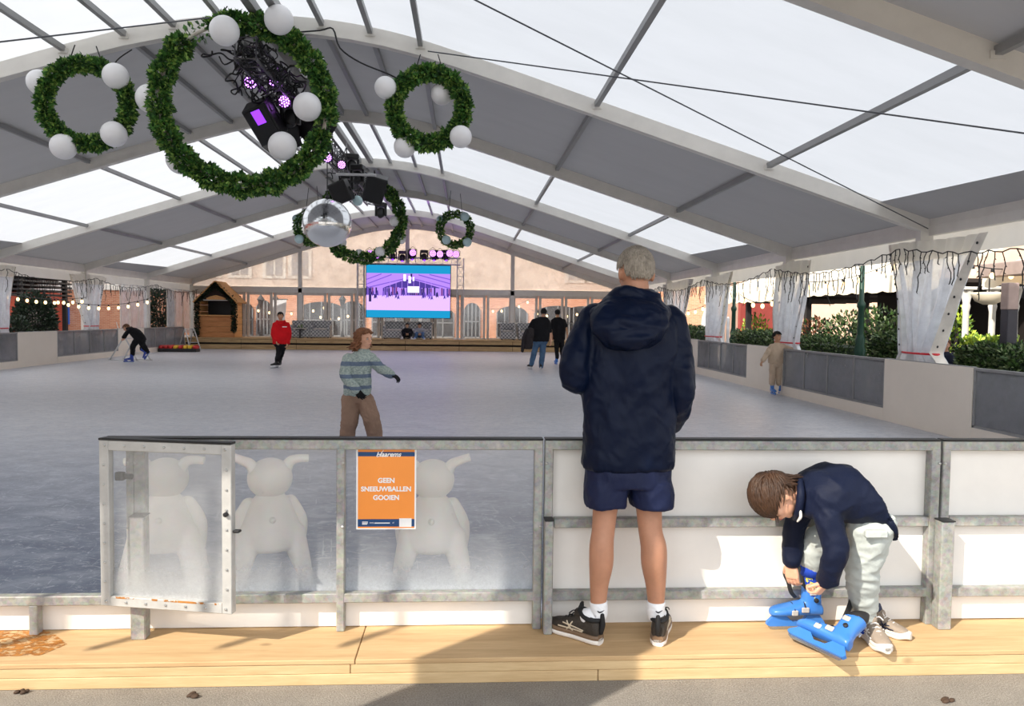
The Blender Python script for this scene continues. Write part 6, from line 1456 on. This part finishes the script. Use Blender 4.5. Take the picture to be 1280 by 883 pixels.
# ------------------------------------------------ people out on the ice
def figure(lab, Y, head, k, f, u, torso, arms, legs, skin, top, bot, hair, feet, aw=(.062, .055, .042), lw=(.085, .07, .055, .05), short=False, glove=None, hair_k=None, hstr=160, hlen=.032, name='person', ground=0.0, vox=.011, dY=None, cap=None, hpose=None, seat=False, hwave=.0, hthick=.010, topname='shirt', hfall=0, hflow=None, extra_depth=.0):
    P = lambda q: at(q[0], q[1], Y + (q[2] if len(q) > 2 else 0)); R = lambda w: px2m(w, Y)
    root = person_root(name, V((P((torso[0][0], torso[0][1])).x, Y, ground)), lab); org = root.location
    hc = P(head); F, U, Rr = frame_axes(f, u); side = Rr
    mb = head_mb(hc, F, U, k)
    nb = P(torso[-1][:2]); nb = V((nb.x, nb.y, nb.z)); mb.tube([hc - U * .04 - F * .012, (hc - U * .04).lerp(nb, .6), nb], [.05 * k, .05 * k, .06 * k], 12, 3)
    tl_ = [(P((x, y, *( [z] if z else []))), w, d) for x, y, w, d, z in [(*t, 0)[:5] for t in torso]]
    mb.loft([(c, V((1, 0, 0)) * R(w) * .84, V((0, 1, 0)) * d * .82) for c, w, d in tl_], 20, 3)
    for a in arms: mb.tube([P(q) for q in a], [aw[0] * .72, aw[1] * .66, aw[2] * .62] if not short else [aw[0] * .72, aw[1] * .78, aw[2] * .75], 12, 4, True)
    for l in legs: mb.tube([P(q) for q in l], [lw[min(i, 3)] * .74 for i in range(len(l))], 12, 4, True)
    body = fuse(mb, vox * .8, 3); hands = MB()
    for i, a in enumerate(arms):
        A, B = P(a[-2]), P(a[-1]); d = (B - A).normalized(); n = hpose[i] if hpose else V((-1 if i == 0 else 1, -.3, .1)); n = V(n)
        hm = hand_mb(B - d * .01, d, n, k * .98, 1 if i == 0 else -1, (.3, .4, .35), vox=.0045)
        if glove: hm.build('glove', glove, root, org, True)
        else: body.join(hm)
    body.build('body', skin, root, org, True); face_parts(root, org, hc, F, U, k, hair)
    rnd = random.Random(int(head[0]))
    kp = hair_k or (lambda x, y, z: (z > -.5 and y < .3 and not (abs(x) > .85 and z < .05 and y > -.3)) or z > .5)
    wrinkle(hair_mb(hc, F, U, k, hstr, lambda q: hlen, rnd, kp, hthick, .01, wave=hwave, fall=hfall, flow=hflow), [(.007, (22, 22, 12), .4)] if hwave else [(.002, (30, 30, 30), 0)], 1).build('hair', hair, root, org, True)
    mb = MB(); mb.loft([(c, V((1, 0, 0)) * R(w), V((0, 1, 0)) * d) for c, w, d in tl_], 28, 3, 2.3)
    for a in arms:
        pts = [P(q) for q in a]
        if short: pts = [pts[0], pts[0].lerp(pts[1], .5), pts[0].lerp(pts[1], .85)]; mb.tube(pts, [aw[0] * 1.12, aw[0] * 1.08, aw[0] * 1.08], 14, 3, True)
        else: pts[-1] = pts[-2].lerp(pts[-1], .97); mb.tube(pts, [aw[0], aw[1], aw[2]], 14, 4, True)
    wrinkle(fuse(mb, vox, 3), [(.009, (8, 8, 5), .4), (.004, (18, 18, 12), -.5)], Y).build(topname, top, root, org, True)
    mb = MB(); c0, w0, d0 = tl_[0]
    mb.loft([(c0 + V((0, 0, .10)), V((1, 0, 0)) * R(w0) * .86, V((0, 1, 0)) * d0 * .88), (c0 - V((0, 0, .02)), V((1, 0, 0)) * R(w0) * .9, V((0, 1, 0)) * d0 * .9), (c0 - V((0, 0, .09)), V((1, 0, 0)) * R(w0) * .7, V((0, 1, 0)) * d0 * .8)], 20, 2)
    for l in legs: mb.tube([P(q) for q in l], [lw[min(i, 3)] for i in range(len(l))], 14, 4, True)
    wrinkle(fuse(mb, vox, 3), [(.009, (8, 8, 9), .3), (.004, (17, 17, 20), -.4)], Y).build('trousers', bot, root, org, True)
    for kind, q, d, L, shell, *rest in feet:
        h = P(q); roll = rest[0] if rest else 0
        hz = rest[1] if len(rest) > 1 else ground
        h = V((h.x, Y + (q[2] if len(q) > 2 else 0), hz + .002))
        if kind == 'skate': skate_parts(root, place_foot(h, h + V(d), roll), L, shell, far=True, org=org, holder=m_sk_white if shell is m_sk_blk else None)
        else: shoe_parts(root, place_foot(h, h + V(d), roll), L, shell, m_mid, m_mid, m_upb, org, vox=.009)
    if cap:
        mb = MB(); c = hc + U * .02 * k
        mb.ell(c, side * .086 * k, F * .106 * k, U * .105 * k, 20, 12); top_ = [i for i, v in enumerate(mb.v) if (v - c).dot(U) > .012 * k]
        s_ = set(top_); mb.f = [fc for fc in mb.f if all(i in s_ for i in fc)]; mb.mi = [0] * len(mb.f); mb.build('cap', cap, root, org, True)
    return root, P
m_blackshirt = clothmat('black_tshirt', (22, 22, 26), .85, .3); m_jeans = clothmat('blue_jeans', (80, 106, 136), .85, .3, 14, 500, .15, .22); m_blacktr = clothmat('black_trousers', (18, 18, 21), .8, .3)
m_redh = clothmat('red_hoodie', (206, 16, 26), .8, .35); m_beige = clothmat('beige_tracksuit', (198, 176, 152), .85, .35); m_browntr = clothmat('taupe_corduroy', (146, 118, 100), .85, .45, 9); m_glove = clothmat('black_glove', (16, 16, 18), .7, .2)
m_hdark = hairmat('black_hair', (14, 12, 12), (38, 32, 28)); m_haub = hairmat('auburn_hair', (78, 46, 28), (164, 108, 70)); m_greysh = clothmat('grey_jumper', (150, 152, 156), .85, .3)
# striped knitted jumper
t = NT('striped_knit'); v = t.coord(); sx = t.n('ShaderNodeSeparateXYZ'); t.l(v, sx.inputs[0])
z = t.math('ADD', sx.outputs['Z'], t.math('MULTIPLY', t.noise(5, 3, .6, v), .02))
base = t.ramp(t.noise(38, 4, .8, t.map(v, (1, 1, 1.6))), [(.3, (118, 130, 128)), (.5, (158, 170, 164)), (.68, (196, 204, 194))])
st = None
for z0, z1 in STRIPES if 'STRIPES' in globals() else ((1.01, 1.06), (.865, .91), (.735, .775)):
    b = t.math('MULTIPLY', t.math('GREATER_THAN', z, z0), t.math('LESS_THAN', z, z1)); st = b if st is None else t.math('MAXIMUM', st, b)
cc = t.mixc(t.math('MULTIPLY', st, .85), base, (92, 106, 132)); m_knit = t.done(t.bsdf(cc, .9, 0, t.bump(t.noise(120, 2, .6, v), .35, .006), .1))

# child gliding towards the right, nearest skater
def keep_l(x, y, z): return (z > -.75 and y < .25 and not (abs(x) > .8 and z < -.1 and y > .05)) or z > .62
figure('person with auburn hair and striped jumper gliding over the ice, gloved arms out', 9.2, (455.5, 424), .98, V((.80, -.58, -.06)), V((0, -.05, 1)),
       [(447, 494, 16, .125), (447, 480, 16, .13), (448, 462, 15, .12), (449.5, 447, 14.5, .11), (453, 440, 9, .07), (455, 436, 5, .05)],
       [[(435.5, 448, -.02), (431.5, 470, -.12), (446, 488, -.22)], [(464, 448, .02), (476, 461, .0), (489, 468, -.05)]],
       [[(438, 500), (437.5, 522, -.05), (434, 545, .05), (437, 552, .05)], [(456, 501), (464, 523, -.05), (469, 545, .02), (471, 550, .02)]],
       sk_light, m_knit, m_browntr, m_haub, [('skate', (434, 560, .1), V((.9, -.45, 0)), .25, m_sk_blue), ('skate', (467, 558, .05), V((.9, -.45, 0)), .25, m_sk_blue)],
       aw=(.062, .058, .050), lw=(.105, .098, .085, .075), glove=m_glove, hair_k=keep_l, hstr=420, hlen=.095, hthick=.012, hwave=.026, vox=.010, topname='jumper', hpose=[V((-.6, -.7, .3)), V((.2, -.3, 1))],
       hflow=lambda q: V((q.x * .9, -.35, -1)) if q.y < .15 else V((math.copysign(1.2, q.x + .05), -.7, -.25)))
# red hoodie, front view
r, P = figure('person in bright red hoodie and black trousers skating towards us, ankles crossed', 23.1, (350.5, 395.5), 1.0, V((.05, -1, -.05)), V((0, 0, 1)),
       [(351.5, 430, 10.2, .13), (351.5, 420, 10.8, .14), (351.5, 411, 10.8, .14), (351.5, 405, 9.4, .12), (351, 401.5, 4.5, .07)],
       [[(343.5, 406), (341, 418, -.05), (345, 427, -.15)], [(359.5, 406), (362, 418, -.03), (359.5, 429.5, -.1)]],
       [[(348, 430), (348.5, 440, -.08), (346.5, 449, -.15)], [(355, 430), (352.5, 440, .06), (349.5, 450, .08)]],
       sk_mid, m_redh, m_blacktr, m_hdark, [('skate', (347.5, 456, -.05), V((-.5, -.8, 0)), .29, m_sk_blk), ('skate', (350.5, 455, .12), V((.1, -1, 0)), .29, m_sk_blk)], lw=(.085, .075, .062, .055), topname='hoodie')
mb = MB(); o = P((355.5, 408.8, -.165)); mb.box(o - V((.06, .003, .012)), o + V((.07, .003, .012))); mb.build('chest_print', m_sk_white, r, r.location)
mb = MB(); mb.tube([P((346.5, 402, .02)), P((348, 404, -.11)), P((351, 405, -.14)), P((354, 404, -.11)), P((355.5, 402, .02))], .045, 10, 3, True); mb.build('hood', m_redh, r, r.location, True)
# two men seen from behind
figure('person in black cap, black t-shirt and jeans seen from behind, carrying a dark jacket', 23.2, (679.7, 391), 1.02, V((.1, 1, -.1)), V((0, 0, 1)),
       [(675, 427, 11, .14), (675.5, 418, 11.6, .15), (675.5, 407, 11.8, .15), (676, 401, 10.8, .13), (678.5, 396.5, 5, .08)],
       [[(667, 402), (661.5, 411, 0), (664.5, 419, .25)], [(684.5, 402), (687.5, 416, .0), (688.5, 427, -.05)]],
       [[(671, 428), (668, 440, -.02), (665, 452, 0), (664.5, 455, 0)], [(679, 428), (678, 442, .0), (676.5, 456, .05), (676.5, 458, .05)]],
       sk_light, m_blackshirt, m_jeans, m_hdark, [('skate', (665, 458, -.02), V((-.35, .9, 0)), .30, m_sk_blk), ('skate', (676, 461, -.02), V((.25, .9, 0)), .30, m_sk_blk)], lw=(.105, .085, .072, .066), short=True, cap=m_blacktr)
jc = at(661, 418, 22.85); e = empty('carried_jacket', jc, 0, 'dark jacket draped over the arm of the man in the cap', 'jacket')
mb = MB(); mb.loft([(V((.06, 0, .19)), V((.07, 0, 0)), V((0, .06, 0))), (V((.03, 0, .08)), V((.13, 0, 0)), V((0, .08, 0))), (V((-.02, 0, -.2)), V((.15, 0, 0)), V((0, .09, 0))), (V((-.02, 0, -.45)), V((.14, 0, 0)), V((0, .07, 0)))], 18, 3)
fuse(mb, .012, 3, [(.12, .04), (.05, .015)]).build('body_cloth', clothmat('dark_bomber', (44, 38, 40), .6, .3), e, smooth=True)
mb = MB(); mb.tube([V((-.06, -.05, .12)), V((-.16, -.06, -.15)), V((-.19, -.05, -.5))], [.06, .06, .05], 12, 4, True); fuse(mb, .012, 2, [(.06, .015)]).build('sleeve', clothmat('dark_sleeve', (40, 35, 38), .6, .3), e, smooth=True)
figure('person in black t-shirt and black trousers with blue skates, seen from behind', 25.6, (696.8, 391.5), 1.0, V((.05, 1, 0)), V((0, 0, 1)),
       [(698.5, 425, 7.6, .13), (698.5, 416, 8.2, .135), (698.5, 406, 8.6, .14), (698, 401, 8.2, .12), (697, 397, 4, .07)],
       [[(691.5, 401.5), (689, 411, 0), (690, 421, -.05)], [(704.5, 401.5), (707.5, 409, 0), (709, 418, -.05)]],
       [[(695.5, 426), (696, 437, 0), (696.3, 447, 0)], [(702, 426), (702.5, 437, 0), (703, 447, 0)]],
       sk_mid, m_blackshirt, m_blacktr, m_hdark, [('skate', (696.2, 455, -.05), V((-.12, .9, 0)), .30, m_sk_blue), ('skate', (703.5, 455, -.05), V((.25, .9, 0)), .30, m_sk_blue)], lw=(.088, .072, .058, .052), short=True)
# boy in beige by the right boards
figure('person in beige tracksuit and blue skates holding on to the right boards', 15.95, (971.5, 421.3), .93, V((.35, -.93, .0)), V((.05, 0, 1)),
       [(970, 454, 9.6, .105), (970.5, 446, 9.8, .11), (971.5, 437, 9.8, .11), (972, 432.5, 8.4, .095), (972, 429, 4, .06)],
       [[(964.5, 433), (958.5, 443, -.03), (953.5, 451, -.08)], [(979, 433), (986.5, 436.5, -.02), (994, 437.2, .02)]],
       [[(966, 455), (965.5, 467, -.02), (965, 479, 0)], [(974.5, 455), (974, 467, -.02), (973.8, 479, 0)]],
       sk_mid, m_beige, m_beige, m_hdark, [('skate', (964, 492, .05), V((-.05, -.9, 0)), .25, m_sk_blue), ('skate', (974, 492, .05), V((.35, -.9, 0)), .25, m_sk_blue)], aw=(.055, .05, .042), lw=(.072, .065, .06, .055), hpose=[V((-1, -.2, .1)), V((0, -.1, 1))], topname='sweatshirt')
# bent skater with walker frame at far left
figure('person in black with blue skates bent over a skating frame at far left', 25.0, (158, 410), .95, V((-.75, -.45, -.55)), V((-.5, 0, .85)),
       [(176, 425, 6.5, .13), (172.5, 420, 7.5, .14), (168.5, 415, 7.6, .14), (164.5, 411, 6.4, .12), (161.5, 409.5, 3.2, .07)],
       [[(163, 412, -.1), (158, 417, -.15), (154, 422, -.15)], [(164, 411, .1), (159, 416, .2), (156, 422, .2)]],
       [[(172, 425), (166.5, 433, -.05), (165.8, 443, 0)], [(176, 426), (179.5, 433, 0), (184.5, 440.5, .1)]],
       sk_light, m_blackshirt, m_blacktr, hairmat('light_brown_hair', (84, 56, 38), (140, 100, 70)), [('skate', (167, 449, 0), V((-.9, -.3, 0)), .28, m_sk_navy), ('skate', (188, 441, .1), V((-.45, -.2, -.85)), .28, m_sk_navy, 0, .33)], lw=(.1, .085, .062, .055), topname='jumper')
m_white_tube = M('white_tube', (206, 206, 206), .4, .3)
def walker(c, rz, lab, w=.55, h=.72, d=.6):
    e = empty('skating_walker', c, rz, lab, 'skating frame', 'tubular skating frames')
    for s in (-1, 1): mb = MB(); mb.tube([V((s * w / 2, -d * .55, .02)), V((s * w * .42, -d * .1, h * .9)), V((s * w * .4, 0, h)), V((s * w * .42, d * .1, h * .9)), V((s * w / 2, d * .55, .02))], .024, 8, 4); mb.build('side_hoop', m_white_tube, e, smooth=True); mb = MB(); mb.tube([V((s * w / 2, -d * .62, .012)), V((s * w / 2, d * .62, .012))], .016, 8, 1, True); mb.build('runner', m_white_tube, e, smooth=True)
    mb = MB(); mb.tube([V((-w * .4, 0, h)), V((w * .4, 0, h))], .02, 8); mb.build('hand_bar', m_white_tube, e, smooth=True)
    mb = MB(); mb.tube([V((-w * .48, -d * .35, h * .35)), V((w * .48, -d * .35, h * .35))], .015, 8); mb.build('cross_bar', m_white_tube, e, smooth=True)
p = atz(163, 450.5, 0); walker(V((p.x, p.y, 0)), PI / 2 - .35, 'white tubular skating frame gripped by the bent skater in black', .6, .74, 1.0)
p = atz(241, 436.5, 0); walker(V((p.x, 34.3, 0)), .9, 'pale tubular skating frame parked by the wooden chalet', .5, .9, .8)
# people sitting on the far sofas
def sitter(lab, x, top, bot, hair, skin, shoe, y0=0):
    figure(lab, 35.42, (x, 407.3), .98, V((0, -1, -.1)), V((0, 0, 1)),
       [(x, 419.2, 5.4, .13), (x, 415.5, 5.6, .13), (x, 412.2, 5.4, .12), (x, 410.3, 2.8, .07)],
       [[(x - 4.6, 412.5), (x - 5.6, 416.5, -.12), (x - 2.2, 417.5, -.34)], [(x + 4.6, 412.5), (x + 5.6, 416.5, -.12), (x + 2.2, 417.5, -.34)]],
       [[(x - 2.4, 418.6, -.05), (x - 4.0, 417.3, -.42), (x - 4.4, 422.0, -.40)], [(x + 2.4, 418.6, -.05), (x + 4.0, 417.3, -.42), (x + 4.2, 422.0, -.40)]],
       skin, top, bot, hair, [('shoe', (x - 4.6, 424, -.36), V((-.35, -.9, 0)), .27, shoe), ('shoe', (x + 4.4, 424, -.36), V((.3, -.9, 0)), .27, shoe)], lw=(.085, .072, .058, .052), ground=DZ, vox=.014)
sitter('person in black sitting on the sofa under the middle of the screen', 509, m_blackshirt, m_blacktr, m_hdark, sk_mid, m_mid)
sitter('person in grey jumper sitting under the screen beside the one in black', 524.5, m_greysh, m_jeans, m_hdark, sk_mid, m_sk_blue)
# child peeping from behind the large curtain
figure('person half hidden behind the large tied curtain, dark jacket', 12.0, (1181.0, 431.5), .9, V((-.5, -.8, -.1)), V((0, 0, 1)),
       [(1182.5, 478, 9.5, .1), (1182.5, 462, 10, .11), (1182.5, 450, 9.5, .11), (1182.0, 444, 8, .09), (1181.5, 440, 4, .06)],
       [[(1175.5, 446), (1173.5, 458, 0), (1174.5, 469, -.05)], [(1189.5, 446), (1191.0, 458, 0), (1189.5, 469, -.05)]],
       [[(1179.0, 480), (1179.0, 500), (1179.0, 522)], [(1186.5, 480), (1186.5, 500), (1186.5, 522)]], sk_light, m_navyj, m_blacktr, hairmat('brown_child_hair', (70, 44, 28), (130, 90, 60)), [('shoe', (1178.5, 530, 0), V((0, -1, 0)), .2, m_mid, 0, -.1), ('shoe', (1186.5, 530, 0), V((0, -1, 0)), .2, m_mid, 0, -.1)], lw=(.07, .06, .05, .045), ground=-.1, vox=.014)
# ================================================================== LIGHT
w = bpy.data.worlds.new('world'); SC.world = w; w.use_nodes = True; nt = w.node_tree
bg = nt.nodes['Background']
sky = nt.nodes.new('ShaderNodeTexSky'); sky.sky_type = 'HOSEK_WILKIE'; sky.turbidity = 4.5; sky.ground_albedo = .4
SUN_DIR = V((.76, .65, -.80)).normalized()
sky.sun_direction = -SUN_DIR
mixn = nt.nodes.new('ShaderNodeMix'); mixn.data_type = 'RGBA'; mixn.inputs[0].default_value = .75
nt.links.new(sky.outputs[0], mixn.inputs[6]); mixn.inputs[7].default_value = (.93, .96, 1.0, 1)
nt.links.new(mixn.outputs[2], bg.inputs['Color']); bg.inputs['Strength'].default_value = 1.5
sd = bpy.data.lights.new('sun', 'SUN'); sd.energy = 3.5; sd.color = (1, .92, .80); sd.angle = math.radians(.6)
so = bpy.data.objects.new('sun', sd); COL.objects.link(so); so.rotation_euler = SUN_DIR.to_track_quat('-Z', 'Y').to_euler()
SC.view_settings.view_transform = 'Standard'; SC.view_settings.look = 'None'; SC.view_settings.gamma = 1; SC.view_settings.use_curve_mapping = False
SC.view_settings.exposure = 0.78
SC.render.engine = 'CYCLES'
SC.cycles.use_denoising = True
SC.cycles.max_bounces = 8; SC.cycles.diffuse_bounces = 4; SC.cycles.transparent_max_bounces = 24; SC.cycles.transmission_bounces = 6
SC.cycles.sample_clamp_indirect = 6
